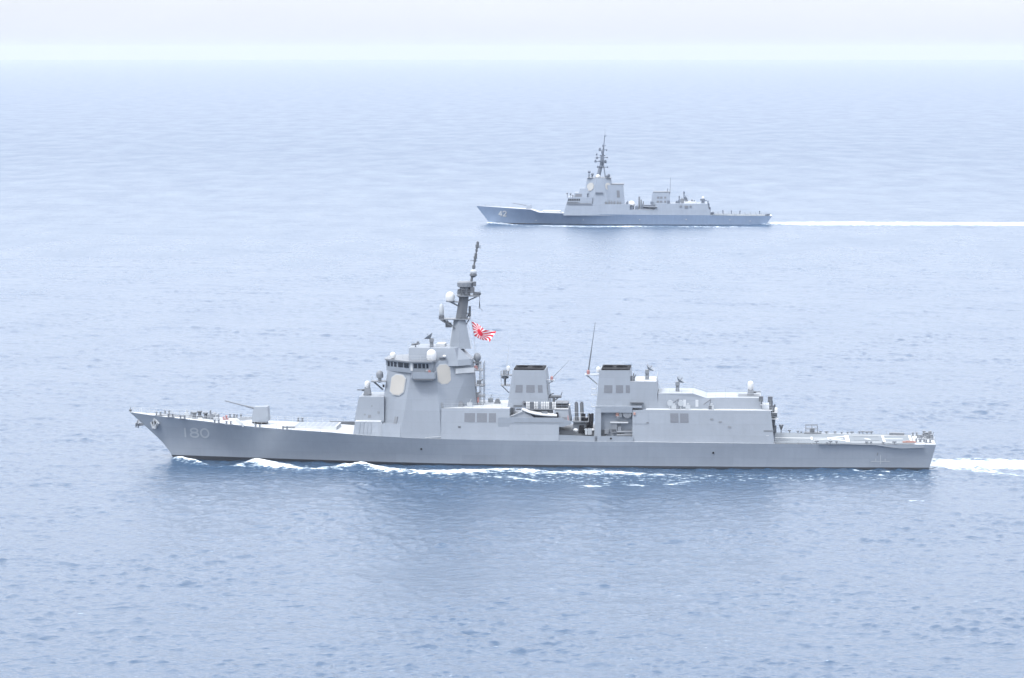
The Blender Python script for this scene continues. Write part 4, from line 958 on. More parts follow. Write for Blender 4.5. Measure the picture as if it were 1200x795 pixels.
for px, py, s in ((891.8, 467.6, .9), (902.6, 468.2, 1.0), (903.5, 473, .8), (905, 478.5, .9), (906, 492.5, .8), (908.5, 486.6, .8), (906.3, 503, 1.3), (905.5, 499, .7)): mb.cbox(N(px, py, -7), s, .8, s * 1.2)
mb.build('light_mast', 'dark', hang)
c = N(909.2, 484.6, -7); MB().lathe(c, [(.0, 0), (.42, .1), (.45, 1.0), (.3, 1.25), (0, 1.3)]).build('radome', 'white', hang, smooth=True)
mb = MB(); z_ = N.z(900, 506, -9); mb.box(N.x(895, -9.2), N.x(906.5, -9.2), -9.5, -8.9, z_, z_ + .35); mb.build('wall_bracket', 'mid', hang)
c = N(899.5, 513.5, -9.4); MB().cbox(c, .5, .4, 1.1).build('door', 'white', hang)

# ---- flight deck, markings, nets, stern gear
x0, x1 = N.x(907.5), N.x(1070)
zfd = deck_z(N.x(950)) + .12
xs_ = np.linspace(x0, x1, 8)
mb = MB(); vs = []; fs = []
for i, x in enumerate(xs_):
    h = deck_half(u_(x)) - .35; zz_ = deck_z(x) + .09; vs += [(x, -h, zz_), (x, h, zz_)]
    if i: fs.append((2 * i - 2, 2 * i, 2 * i + 1, 2 * i - 1))
mb.add(vs, fs).build('flight_deck', 'flight', ship)
def mark(pts, th=.012):
    mb = MB(); mb.add([(x, y, deck_z(x) + .10 + th) for x, y in pts], [tuple(range(len(pts)))]); return mb.build('deck_marking', 'marking', ship)
X = lambda px: N.x(px)
mark([(X(908), -.28), (X(951), -.28), (X(951), .28), (X(908), .28)])
mark([(X(950.2), -2.2), (X(952.6), -2.2), (X(952.6), 2.2), (X(950.2), 2.2)])
mark([(X(953.5), -.22), (X(988), -.22), (X(988), .22), (X(953.5), .22)], .016)
mark([(X(974), -1.6), (X(991), -4.6), (X(991), -3.7), (X(974), -.8)], .014); mark([(X(974), .8), (X(991), 3.7), (X(991), 4.6), (X(974), 1.6)], .014)
mark([(X(970), -1.5), (X(979), -.2), (X(979), .2), (X(970), 1.5)], .02)
mark([(X(990.6), -6.0), (X(995), -6.0), (X(995), 6.0), (X(990.6), 6.0)], .018)
mark([(X(996), -6.6), (X(1064), -6.2), (X(1064), -5.9), (X(996), -6.3)]); mark([(X(996), 6.3), (X(1064), 5.9), (X(1064), 6.2), (X(996), 6.6)])
mark([(X(1034.2), -5.6), (X(1036.6), -5.6), (X(1036.6), 5.6), (X(1034.2), 5.6)], .016); mark([(X(1037), -.25), (X(1058), -.25), (X(1058), .25), (X(1037), .25)], .014)
mark([(X(1066), -6.4), (X(1068.4), -6.4), (X(1068.4), 6.4), (X(1066), 6.4)], .016); mark([(X(953), -3.9), (X(972), -1.7), (X(972), -1.3), (X(953), -3.5)], .015)
mark([(X(1013), -.6), (X(1020), -1.6), (X(1020), -1.0), (X(1014), .4)], .016)
mb = MB(); mb.box(X(1000), X(1030), -3.3, -3.15, zfd, zfd + .04); mb.box(X(1000), X(1030), 3.15, 3.3, zfd, zfd + .04); mb.build('helicopter_track', 'mid', ship)
for k in range(4): c = Vector((lerp(X(1058), X(1070), k / 3), -6.6 + .2 * (k % 2), deck_at(X(1065)) + .35)); mb = MB(); mb.cbox(c - Vector((0, 0, .15)), .7, .5, .3 + .15 * (k % 3)); mb.build('deck_gear', 'orange', ship)
mb = MB(); z_ = deck_z(X(1065)) + .1                                # red bars near the end of the flight deck
mb.add([(X(1058), -5.6, z_ + .02), (X(1068), -5.6, z_ + .02), (X(1068), -5.35, z_ + .02), (X(1058), -5.35, z_ + .02)], [(0, 1, 2, 3)]); mb.build('deck_marking', 'orange', ship)
for sg in (-1, 1):                                               # folded-out safety nets along both edges
    pts_ = [(958, .0), (985, .02), (1025, -.12), (1040, -.55), (1055, -.75), (1080, -.6)]
    for (pa_, da), (pb_, db) in zip(pts_, pts_[1:]):
        a = deck_edge(X(pa_), .05, sg); b = deck_edge(X(pb_), .05, sg); a.z += da - .05; b.z += db - .05; o_ = Vector((0, sg * .5, .08))
        mb = MB(); mb.loft([[a, b, b + o_, a + o_], [a + Vector((0, 0, .07)), b + Vector((0, 0, .07)), b + o_ + Vector((0, 0, .07)), a + o_ + Vector((0, 0, .07))]]); mb.build('safety_net', 'rail', ship)
rn = random.Random(2)
for sg, pxs in ((-1, (956, 968, 972, 979, 1014, 1019, 1033, 1046)), (1, (926, 936, 940, 963, 970, 980, 988, 995, 1000, 1009, 1013, 1018, 1023))):
    for px in pxs:
        c = deck_edge(X(px), .3, sg); h = rn.uniform(.25, .6); mb = MB(); mb.tube(c, c + Vector((0, 0, h)), .1); mb.cbox(c + Vector((0, 0, h)), rn.uniform(.4, .9), .4, .28); mb.build('deck_light', 'mid', ship)
railing([deck_edge(x, .2, 1) for x in np.linspace(X(908), X(950), 4)], parent=ship, h=1.0); railing([deck_edge(x, .2, -1) for x in np.linspace(X(906), X(950), 4)], parent=ship, h=.9)
c = deck_edge(X(952.5), .6, 1); mb = MB(); mb.box(c.x - 1.7, c.x + 2.0, c.y - 1, c.y + 1, c.z, c.z + .35)
for dx_ in (-1.3, 0, 1.2):
    for dy_ in (-.9, .9): mb.tube(c + Vector((dx_, dy_, .3)), c + Vector((dx_, dy_, 1.9)), .06)
for dy_ in (-.9, .9): mb.tube(c + Vector((-1.3, dy_, 1.9)), c + Vector((1.2, dy_, 1.9)), .06); mb.tube(c + Vector((-1.3, dy_, 1.1)), c + Vector((1.2, dy_, 1.1)), .05)
mb.cbox(c + Vector((.1, 0, .8)), 1.0, 1.2, .9); mb.build('landing_control_cage', 'mid', ship)
c = deck_edge(X(916), .8, 1); mb = MB(); mb.tube(c, c + Vector((0, 0, .8)), .1); mb.loft([[c + Vector((-.15, -.3, .8)), c + Vector((.15, -.3, .8)), c + Vector((.15, .3, .8)), c + Vector((-.15, .3, .8))], [c + Vector((-.55, -.3, 1.9)), c + Vector((-.1, -.3, 1.9)), c + Vector((-.1, .3, 1.9)), c + Vector((-.55, .3, 1.9))]])
mb.loft([[c + Vector((-.15, -.3, .8)), c + Vector((.15, -.3, .8)), c + Vector((.15, .3, .8)), c + Vector((-.15, .3, .8))], [c + Vector((.1, -.3, 1.9)), c + Vector((.55, -.3, 1.9)), c + Vector((.55, .3, 1.9)), c + Vector((.1, .3, 1.9))]]); mb.build('landing_signal', 'dark', ship)
for px, lat in ((1076, -5.5), (1081, -5), (1088, -6.5), (1078, 2), (1084, 4.5), (1089, 1), (1072, 6)): 
    c = at_deck(px, lat); mb = MB()
    for k in (-.4, .4): mb.lathe(c + Vector((k, 0, 0)), [(.22, 0), (.2, .6), (.28, .7), (.25, .8), (0, .82)], n=10)
    mb.box(c.x - .8, c.x + .8, c.y - .25, c.y + .25, c.z - .05, c.z + .1); mb.build('bollard', 'mid', ship)
for px, lat, s in ((1079, -1.5, .6), (1086, 3.2, .7), (1090, 5, .6), (1083, 6, .55), (1092, -1, .5)): c = at_deck(px, lat); MB().lathe(c, [(s, 0), (s, .2), (s * .55, .35), (s * .5, .95), (s * .85, 1.1), (0, 1.25)]).build('capstan', 'mid', ship)
for px, lat in ((1050, 7.2), (1056, 7), (1046, 7.4)): c = at_deck(px, lat); mb = MB(); mb.cbox(c + Vector((0, 0, .3)), 1.4, .9, .55); mb.build('stowage_box', 'mid', ship)
railing([deck_edge(x, .15) for x in np.linspace(X(1071), XS - .2, 3)] + [deck_edge(XS - .2, .15, 1)], parent=ship); railing([deck_edge(x, .15, 1) for x in np.linspace(X(1024), XS - .2, 5)], parent=ship)
mb = MB(); mb.tube(at_deck(1091, 0), at_deck(1091, 0) + Vector((.6, 0, 1.6)), .07); mb.cbox(at_deck(1090, 2) + Vector((0, 0, .8)), .7, .7, 1.5); mb.build('stern_light_post', 'mid', ship)
def side_strip(px0, py0, px1, py1, w_, name, m):
    a = N(px0, py0, -9.6); b = N(px1, py1, -9.6); d = (b - a).normalized(); nn = Vector((-d.z, 0, d.x)) * w_ / 2; vs = []
    for p in (a + nn, b + nn, b - nn, a - nn): vs.append((p.x, -hull_surf(p.x, p.z) - .05, p.z))
    return MB().add(vs, [(0, 1, 2, 3)]).build(name, m, ship)
side_strip(1021, 541.6, 1043, 541.6, .16, 'draught_mark', 'number'); side_strip(1032, 545, 1032, 534, .16, 'draught_mark', 'number')
side_strip(1037.5, 541, 1037.5, 538.5, .16, 'draught_mark', 'number'); side_strip(1026.5, 541, 1026.5, 538, .16, 'draught_mark', 'number')
side_strip(1028, 534.5, 1029, 531, .2, 'draught_mark', 'mid')

# ---- things carried by the near ship
def lone(mb, name, m, c, frame, **k):
    o = mb.build(name, m, None, origin=c, **k); o.location = frame.world(Vector(c)); o.rotation_euler = (0, 0, -frame.yaw); return o
# inflatable boat on its cradle
bc = N(628, 490.0, -7.6); boat = thing('inflatable_boat', 'rigid inflatable boat with pale tube stowed on its cradle beside the forward funnel', 'boat', N, bc)
bl, br = N.x(612, -7.6) - bc.x, N.x(653, -7.6) - bc.x
def brow(t): return bl + (br - bl) * t
rng_ = [0, .08, .2, .4, .6, .8, 1.0]
hb_ = [.12, .55, .9, 1.1, 1.12, 1.1, 1.0]; tz_ = [1.75, 1.55, 1.25, .9, .72, .62, .58]; kz_ = [1.35, .8, .25, -.1, -.2, -.2, -.1]
mb = MB(); mb.loft([[(brow(t), -h, z), (brow(t), 0, k), (brow(t), h, z), (brow(t), 0, z + .05)] for t, h, z, k in zip(rng_, hb_, tz_, kz_)]); mb.build('boat_hull', 'rubber', boat)
for sg in (-1, 1):
    mb = MB(); p_ = [Vector((brow(t), sg * (h + .05), z + .08)) for t, h, z in zip(rng_, hb_, tz_)]
    mb.loft([[p + Vector((0, math.cos(a) * .3, math.sin(a) * .27)) for a in [2 * math.pi * i / 10 for i in range(10)]] for p in p_]); mb.build('tube', 'white', boat, smooth=True)
mb = MB(); mb.box(brow(.55), brow(.72), -.4, .4, .5, 1.4); mb.build('console', 'mid', boat); mb = MB(); mb.box(brow(.97), brow(1.03), -.35, .35, .1, 1.2); mb.build('outboard_engine', 'black', boat)
# canvas fairing ahead of the boat and dark wall behind it
mb = MB(); mb.loft([[N(595, 489.8, -8.6), N(626, 489.8, -8.6), N(626, 489.8, -6.2), N(595, 489.8, -6.2)], [N(613, 481.8, -8), N(619, 483.6, -8), N(619, 483.6, -6.8), N(613, 481.8, -6.8)]]); mb.build('boat_cover', 'tarp', ship)
MB().box(N.x(616, -5.7), N.x(648, -5.7), -5.75, -5.6, N.z(630, 489, -5.7), N.z(630, 478.5, -5.7)).build('boat_bay_wall', 'mid', ship)
mb = MB(); mb.tube(N(596, 489, -8.9), N(612, 482.2, -8.4), .1); mb.build('boat_davit', 'rail', ship)
for px, w_ in ((623.4, .9), (645.2, .6)): mb = MB(); a = N(px, 484, -6.2); mb.box(a.x - w_ / 2, a.x + w_ / 2, -6.6, -6.0, a.z - .6, N.z(px, 471.5, -6.3)); mb.build('rack_post', 'dark', ship)
mb = MB(); a = N(606, 475.5, -5.9); mb.box(N.x(602, -6), N.x(612, -6), -6.6, -5.9, a.z - .12, a.z + .12); mb.box(N.x(605, -6), N.x(611, -6), -6.6, -5.9, a.z - .9, a.z - .6); mb.tube(N(613, 473, -6), N(615.5, 471.5, -6), .4); mb.build('davit_gear', 'dark', ship)
rz = N.z(635, 479.4, -6.4); mb = MB(); mb.box(N.x(616, -6.4), N.x(653, -6.4), -6.9, -5.85, rz - .15, rz); mb.build('raft_rack', 'mid', ship)
first = None
for i, px in enumerate((617.6, 620.2, 626.6, 629.4, 635.2, 638, 640.8, 643, 648, 650.6)):
    c = Vector((N.x(px, -6.4), -6.4, rz + .01))
    if first is None:
        first = thing('life_raft_canister', 'small white life raft canister standing in the row behind the inflatable boat', 'life raft', N, c, 'life raft canisters in a rack')
        MB().lathe((0, 0, 0), [(.16, 0), (.21, .12), (.21, 1.35), (.16, 1.5), (0, 1.52)], n=12).build('shell', 'white', first, smooth=True)
        mbb = MB(); 
        for h in (.4, 1.05): mbb.lathe((0, 0, h), [(.222, 0), (.222, .08)], n=12)
        mbb.build('strap', 'mid', first)
    else:
        o = first.copy(); COL.objects.link(o); o.location = N.world(c)
        for ch in list(first.children): d = ch.copy(); COL.objects.link(d); d.parent = o
# ensign: white with a red disc and sixteen rays, streaming aft and down from the halyard
def make_flag():
    a, b, c, d = N(552.4, 377, .9), N(556.0, 394.2, 1.0), N(575.5, 402, .9), N(580, 390.5, .9)
    nu, nvv = 36, 24; vs = []; uv = []
    for j in range(nvv + 1):
        for i in range(nu + 1):
            s, t = i / nu, j / nvv
            p = lerp(lerp(a, d, s), lerp(b, c, s), t)
            p = p + Vector((.22 * math.sin(s * 8 + t * 3) * s, .48 * math.sin(s * 8.5 + t * 2.8) * min(1, s * 2.2), .34 * math.sin(s * 7.0 + t * 1.2 + .6) * s)); vs.append(p); uv.append((s, 1 - t))
    fs = [(j * (nu + 1) + i, j * (nu + 1) + i + 1, (j + 1) * (nu + 1) + i + 1, (j + 1) * (nu + 1) + i) for j in range(nvv) for i in range(nu)]
    me = bpy.data.meshes.new('ensign_flag'); o0 = a
    me.from_pydata([tuple(p - o0) for p in vs], [], fs)
    ul = me.uv_layers.new(name='UVMap')
    for l in me.loops: ul.data[l.index].uv = uv[l.vertex_index]
    me.polygons.foreach_set('use_smooth', [True] * len(me.polygons))
    m = bpy.data.materials.new('ensign_cloth'); t, bs = nodes(m); bs.inputs['Roughness'].default_value = .85
    n = t.nodes.new; k = t.links.new
    tc_ = n('ShaderNodeUVMap'); sp = n('ShaderNodeSeparateXYZ'); k(tc_.outputs['UV'], sp.inputs[0])
    def mth(op, a_, b_=None):
        x = n('ShaderNodeMath'); x.operation = op
        for i, q_ in enumerate((a_, b_)):
            if q_ is None: continue
            if isinstance(q_, (int, float)): x.inputs[i].default_value = q_
            else: k(q_, x.inputs[i])
        return x.outputs[0]
    ux = mth('MULTIPLY', mth('SUBTRACT', sp.outputs['X'], .37), 1.5); uy = mth('SUBTRACT', sp.outputs['Y'], .5)
    ang = mth('ARCTAN2', uy, ux); ray_ = mth('GREATER_THAN', mth('COSINE', mth('MULTIPLY', ang, 16)), -0.25)
    rad = mth('SQRT', mth('ADD', mth('MULTIPLY', ux, ux), mth('MULTIPLY', uy, uy))); disc = mth('LESS_THAN', rad, .22)
    fac = mth('MAXIMUM', ray_, disc)
    mx_ = n('ShaderNodeMix'); mx_.data_type = 'RGBA'; k(fac, mx_.inputs['Factor']); mx_.inputs['A'].default_value = (.8, .78, .78, 1); mx_.inputs['B'].default_value = (.55, .008, .03, 1)
    k(mx_.outputs['Result'], bs.inputs['Base Color'])
    me.materials.append(m)
    o = bpy.data.objects.new('ensign_flag', me); COL.objects.link(o); o.location = N.world(a); o.rotation_euler = (0, 0, -N.yaw)
    sol = o.modifiers.new('thickness', 'SOLIDIFY'); sol.thickness = .015
    o['label'] = 'red and white sunburst naval flag flying aft from the mast of the near destroyer'; o['category'] = 'flag'
make_flag()

# ------------------------------------------------------------------ the far destroyer
N2 = N; G = FAR
far = thing('warship', 'smaller hazy grey destroyer farther off with white 42 on its bow and slender lattice mast', 'warship', G)
XB2, XS2 = G.x(558.3), G.x(902.8); L2 = XS2 - XB2
u2 = lambda x: (x - XB2) / L2
dh2 = spline([0, .03, .08, .15, .25, .35, .5, .8, 1.0], [.3, 1.5, 3.2, 5.2, 7.4, 8.6, 9.3, 9.2, 8.2]); wh2 = spline([0, .03, .08, .15, .25, .35, .5, .8, 1.0], [.08, .35, .9, 2.0, 4.2, 6.4, 8.2, 8.5, 7.6])
_s2 = [(558.3, 241.5), (580, 242.8), (600, 244.2), (622.5, 245.8), (632, 249.3), (660, 250.2), (700, 251.2), (740, 251.8), (830, 252.4), (870, 253.2), (903, 253.4)]
_p2 = [G(px, py, -dh2(min(1, max(0, u2(G.x(px)))))) for px, py in _s2]
dz2 = lambda x: float(np.interp(x, [p.x for p in _p2], [p.z for p in _p2]))
st2 = spline([0, .5, 1.0], [G.x(574.5), G.x(566.5), G.x(558.3)])
def hp2(u, v):
    xd = XB2 + L2 * u; z = dz2(xd) * v if v >= 0 else v * 1.5
    x = lerp(st2(max(v, 0)), lerp(G.x(895), XS2, max(v, 0)), u); hd, hw = dh2(u), wh2(u)
    return x, hw + (hd - hw) * max(v, 0) ** 1.3, z
def hs2(x, z):
    lo, hi = 0.0, 1.0
    for _ in range(36):
        u = (lo + hi) / 2
        if hp2(u, z / dz2(XB2 + L2 * u))[0] < x: lo = u
        else: hi = u
    return hp2(lo, z / dz2(XB2 + L2 * lo))[1]
U2 = sorted([0, .02, .05, .09, .14, .185, .2, .215, .25, .3, .4, .5, .6, .7, .8, .9, 1.0]); V2 = [-1, 0, .05, .3, .5, .75, 1.0]
vs, fs, mi = [], [], []
for sd_ in (-1, 1):
    o = len(vs)
    for u in U2:
        for v in V2: x, h, z = hp2(u, v); vs.append((x, sd_ * h, z))
    nv = len(V2)
    for i in range(len(U2) - 1):
        for j in range(nv - 1): fs.append((o + i * nv + j, o + (i + 1) * nv + j, o + (i + 1) * nv + j + 1, o + i * nv + j + 1)); mi.append(1 if j < 2 else 0)
oo = len(U2) * nv
for j in range(nv - 1):
    a = (len(U2) - 1) * nv; fs.append((a + j, a + j + 1, oo + a + j + 1, oo + a + j)); mi.append(1 if j < 2 else 0); fs.append((j, j + 1, oo + j + 1, oo + j)); mi.append(0)
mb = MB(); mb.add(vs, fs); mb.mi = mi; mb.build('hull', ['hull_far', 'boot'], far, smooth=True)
mb = MB(); vs, fs = [], []
for i, u in enumerate(U2):
    x, h, z = hp2(u, 1.0); vs += [(x, -h, z - .02), (x, h, z - .02)]
    if i: fs.append((2 * i - 2, 2 * i, 2 * i + 1, 2 * i - 1))
mb.add(vs, fs).build('deck', 'deck', far)
q = G(584.3, 253.6, -3.6)
for ch, dx_ in (('4', 0), ('2', 2.15)):
    number_on(ch, q.x + dx_ + .14, q.z - .16, 1.65, 2.5, 0, .55, hs2, 'digit_shadow', 'boot', far, out_=.05); number_on(ch, q.x + dx_, q.z, 1.65, 2.5, 0, .5, hs2, 'hull_digit', 'white', far, out_=.12)
for px, py in ((627.5, 259), (683, 258), (749, 257.6), (803, 257.3), (877.5, 259.2), (854, 257.8)):
    x, z = G.x(px, -8), G.z(px, py, -8); y = -hs2(x, z); MB().lathe((x, y, z), [(.3, -.1), (.3, .15), (0, .16)], axis=(0, -1, 0), n=10).build('side_light', 'number', far)
def de2(x, ins=.2, s=-1): return Vector((x, s * (dh2(max(0, min(1, u2(x)))) - ins), dz2(x)))
railing([de2(x) for x in np.linspace(XB2 + 1, G.x(622), 8)], parent=far, h=1.0, step=2.6, r=.04); railing([de2(x, s=1) for x in np.linspace(XB2 + 1, G.x(622), 8)], parent=far, h=1.0, step=2.6, r=.04)
# gun
d0 = Vector((G.x(619.5), 0, dz2(G.x(612)))); xl, xr = G.x(616.2), G.x(623.2); zt = G.z(619, 240.4, 0)
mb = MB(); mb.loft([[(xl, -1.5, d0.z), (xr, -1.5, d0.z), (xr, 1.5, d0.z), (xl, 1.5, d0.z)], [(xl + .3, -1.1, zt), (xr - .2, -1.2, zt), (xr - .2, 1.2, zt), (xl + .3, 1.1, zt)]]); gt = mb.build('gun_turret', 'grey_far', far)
mb = MB(); mb.tube(G(617, 241, 0), G(600.5, 238.3, 0), .2, .13); mb.build('barrel', 'mid', gt)
zv = dz2(G.x(645)); MB().box(G.x(636), G.x(657), -4, 4, zv - .2, zv + .9).build('missile_cells', 'deck', far)
def blk(px0, px1, pyb, pyt, lb, lt, px0t=None, px1t=None, name='deckhouse', parent=None, m='grey_far'):
    px0t = px0 if px0t is None else px0t; px1t = px1 if px1t is None else px1t
    A, B, C_, D = G(px0, pyb, -lb), G(px1, pyb, -lb), G(px1t, pyt, -lt), G(px0t, pyt, -lt)
    mi_ = lambda p: Vector((p.x, -p.y, p.z)); mb = MB(); mb.loft([[A, B, mi_(B), mi_(A)], [D, C_, mi_(C_), mi_(D)]])
    return mb.build(name, m, parent or far), (A, B, C_, D)
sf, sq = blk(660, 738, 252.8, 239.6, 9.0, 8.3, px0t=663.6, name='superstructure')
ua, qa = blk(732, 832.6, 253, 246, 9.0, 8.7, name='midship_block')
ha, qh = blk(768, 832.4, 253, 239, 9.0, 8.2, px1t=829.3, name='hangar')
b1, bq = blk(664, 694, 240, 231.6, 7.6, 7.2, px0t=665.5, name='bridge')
for k in range(7): on_quad(bq, .03 + k * .07, .085 + k * .07, .52, .82, thick=.08).build('window', 'glass', b1)
on_quad(bq, .0, .45, .3, .38, thick=.35).build('wind_deflector', 'mid', b1)
mb = MB(); z_ = G.z(670, 239.2, -8.5); mb.box(G.x(664), G.x(693), -8.6, -7.4, z_, z_ + .2); mb.build('bridge_wing', 'mid', b1); railing([(G.x(664, -8.5), -8.5, z_), (G.x(693, -8.5), -8.5, z_)], 'railing', b1, r=.05, m='dark_hazed')
on_quad(sq, .04, .42, .88, .95, thick=.08).build('painted_shadow_strip', 'dark_hazed', sf)  # dark strip stands in for the shadow below the bridge wing
b2, q2_ = blk(672, 688, 232, 226.2, 5.5, 5, px0t=673.2, name='upper_deckhouse')
blk(678.5, 690, 227, 221, 4.5, 4, px0t=679.5, name='upper_deckhouse')
on_quad(q2_, .1, .6, .2, .8, thick=.08).build('vent', 'louvre', b2)
for px, py, h in ((664.8, 231, 5), (668.6, 231, 4.5), (671, 229, 2.5)):
    a = G(px, 232, -6); mb = MB(); mb.tube(a, G(px, 232 - h, -6), .14); mb.ball(G(px, 232 - h, -6), .5); mb.build('bridge_sensor', 'mid', b1)
# radar tower
rg2 = lambda py, pts: [G(px, py, la) for px, la in pts] + [Vector((G(px, py, la).x, -la, G(px, py, la).z)) for px, la in reversed(pts)]
lo = rg2(240, [(683.5, -3.2), (695, -7.2), (712.5, -7.2), (722, -3.2)]); hi_ = rg2(209, [(688, -2.6), (698.8, -5.6), (706.5, -5.6), (715.8, -2.6)])
zl, zh = G.z(700, 240, -7), G.z(700, 209, -5)
for p in lo: p.z = zl
for p in hi_: p.z = zh
mb = MB(); mb.loft([lo, hi_]); t2 = mb.build('radar_tower', 'grey_far', far)
g1 = (lo[0], lo[1], hi_[1], hi_[0]); g2 = (lo[1], lo[2], hi_[2], hi_[1]); g3 = (lo[2], lo[3], hi_[3], hi_[2])
on_quad(g1, .16, .84, .52, .82, 'oct', .2, .3, .3).build('radar_panel', 'panel_far', t2); on_quad(g3, .1, .8, .52, .82, 'oct', .2, .3, .3).build('radar_panel', 'panel_far', t2)
for f_ in (g1, g3): on_quad_star(f_, .16, .84, .52, .82, 'oct', .2, .3, .3).build('radar_panel', 'panel_far', t2)
on_quad(g2, .1, .75, .42, .47, thick=.8).build('intake_hood', 'dark_hazed', t2)
z_ = zh; MB().box(G.x(688), G.x(716), -4.6, 4.6, z_ + .003, z_ + .2).build('roof', 'mid', t2)
railing([(G.x(689), -4.4, z_), (G.x(715), -4.4, z_)], 'railing', t2, r=.05, m='mid', h=1.1)
for px, h in ((690.3, 7.2), (694, 4.6), (713.5, 3.6), (711.5, 2.4)):
    a = G(px, 209, -3); mb = MB(); mb.tube(a, G(px, 209 - h * .7, -3), .3); mb.ball(G(px + .2, 209 - h, -3), .75); mb.tube(G(px - 1.2, 209 - h * .45, -3), G(px + 1.2, 209 - h * .45, -3), .14); mb.build('roof_sensor', 'dark_hazed', t2)
MB().dome(G(700.8, 208.8, -1), 1.35, 1.9).build('radome', 'white', t2, smooth=True)
# forward funnel block
f2o, fq = blk(712, 731.8, 240, 217, 6.2, 5.4, px1t=730, name='funnel')
mb = MB(); z_ = G.z(722, 216.8, -5.4); mb.box(G.x(716), G.x(730.6), -5.5, 5.5, z_, z_ + .5); mb.tube(G(729, 218, -4), G(729, 215.6, -4), .3); mb.build('exhaust_rim', 'mid', f2o)
on_quad(fq, .57, .76, .36, .72, thick=.1).build('louvre', 'louvre', f2o)
for px, h in ((710, 3), (714, 4), (716.8, 3.4), (720, 3), (724, 3.5), (727, 2.5)): c = G(px, 238.6, -7.4); mb = MB(); mb.cbox(c, 1.1, .8, h * .42); mb.tube(c, c + Vector((0, 0, h * .4)), .18); mb.build('deck_gear', 'mid', far)
# mast: tripod, yards, aerials
mb = MB()
mb.tube(G(700.8, 208, 0), G(706, 188, 0), 1.1, .8, n=8); mb.tube(G(709.6, 209, -1.2), G(706.8, 190, -.4), .3); mb.tube(G(709.6, 209, 1.2), G(706.8, 190, .4), .3)
mb.tube(G(705.6, 190, 0), G(707.2, 174, 0), .75, .42, n=8); mb.tube(G(707.2, 174, 0), G(708.9, 158, 0), .3, .16); m2o = mb.build('mast', 'dark_hazed', far)
mb = MB(); mb.tube(G(708.9, 158, 0), G(709, 151, 0), .08, .05); mb.build('pole_antenna', 'mid', m2o)
for py, x0_, x1_, la in ((189.5, 700.8, 710, 1.8), (183, 702.2, 708.6, 1.2), (196, 701, 706.5, 1.3)): z_ = G.z(705, py, 0); MB().box(G.x(x0_), G.x(x1_), -la, la, z_, z_ + .55).build('mast_platform', 'dark_hazed', m2o)
for px, py, s in ((705.8, 186, 1.9), (699.6, 185.5, 1.0), (697.8, 189.4, 1.0), (699.3, 181.5, .8), (703, 175.8, 1.2), (709.5, 190, 1.2), (700.5, 196, .8), (707, 171.5, 1.0), (710.8, 176.4, .6), (711.5, 185, .6), (708.8, 160, .6), (712, 196.2, .6), (706, 179, 1.2)):
    c = G(px, py, -.4); mb = MB(); mb.cbox(c, s, s, s * 1.1); mb.ball(c + Vector((0, 0, s * .5)), s * .45); mb.build('mast_sensor', 'dark_hazed', m2o)
for py, x0_, x1_ in ((176, 702.5, 712), (185, 697, 712.8), (189.5, 696.6, 709), (171, 706, 710), (159.6, 708, 711), (196.3, 705, 712.6)):
    mb = MB(); mb.tube(G(x0_, py + .3, -.2), G(x1_, py - .3, .2), .15); mb.build('yardarm', 'dark_hazed', m2o)
for sg in (-1, 1): mb = MB(); mb.tube(G(706, 188, 0), G(706, 188, 0) + Vector((.3, sg * 5, .5)), .16, .1); mb.build('yardarm', 'dark_hazed', m2o)
# amidships and aft
MB().dome(G(740, 241.2, -3), 2.0, 2.5).build('radome', 'white', far, smooth=True)
mb = MB(); mb.lathe(G(740, 241.6, -3), [(1.4, -2.2), (1.5, 0)]); mb.build('pedestal', 'mid', far)
for px, py, w_, h_ in ((734.5, 244.4, 1.6, 1.6), (739.6, 244.4, 2.2, 1.8), (746, 243.8, 1.6, 1.6), (735, 238.6, 1.2, 1.4), (752.5, 243, 1.4, 1.8)): c = G(px, py, -6.5); mb = MB(); mb.cbox(c, w_, 1.2, h_); mb.tube(c, c + Vector((.3, 0, h_)), .2); mb.build('deck_gear', 'dark_hazed', far)
for px, pt, r_ in ((749.2, 230.6, .6), (751.5, 234, .4), (754, 236, .35)): mb = MB(); mb.tube(G(px, 246, -2), G(px, pt, -2), r_, r_ * .7); mb.build('kingpost', 'mid', far)
mb = MB(); mb.box(G.x(752.5), G.x(776), -8.0, -5, G.z(764, 245.2, -8), G.z(764, 240.4, -8)); mb.build('boat_bay', 'dark_hazed', far)
bc2 = G(762, 244.6, -8.3); b_2 = thing('inflatable_boat', 'dark inflatable boat stowed in the side bay of the distant destroyer', 'boat', G, bc2)
mb = MB(); mb.loft([[(t, -h, z), (t, 0, z - .7), (t, h, z), (t, 0, z + .1)] for t, h, z in ((-3.6, .15, 1.1), (-2.5, .8, .85), (0, 1.0, .7), (3.4, .95, .7))]); mb.build('boat_hull', 'rubber', b_2)
for sg in (-1, 1): mb = MB(); mb.path([(-3.6, sg * .15, 1.15), (-2.5, sg * .85, .95), (0, sg * 1.05, .8), (3.4, sg * 1.0, .8)], .28, n=8); mb.build('tube', 'mid', b_2)
f3o, fq3 = blk(763, 785, 240, 225.8, 5.2, 4.4, px0t=764.6, px1t=784.6, name='funnel')
z_ = G.z(774, 225.6, -4.4); MB().box(G.x(764.4), G.x(784.8), -4.5, 4.5, z_, z_ + .35).build('exhaust_rim', 'mid', f3o)
for a, b in ((.28, .42), (.46, .60), (.70, .80)):
    for t0, t1 in ((.16, .32), (.5, .66)): on_quad(fq3, a, b, t0, t1, thick=.1).build('louvre', 'louvre', f3o)
mb = MB(); mb.tube(G(785, 228, -2), G(785.8, 208, -2), .16, .07); mb.tube(G(782.3, 226, -2), G(782.3, 221, -2), .2); mb.build('whip_antenna', 'mid', f3o)
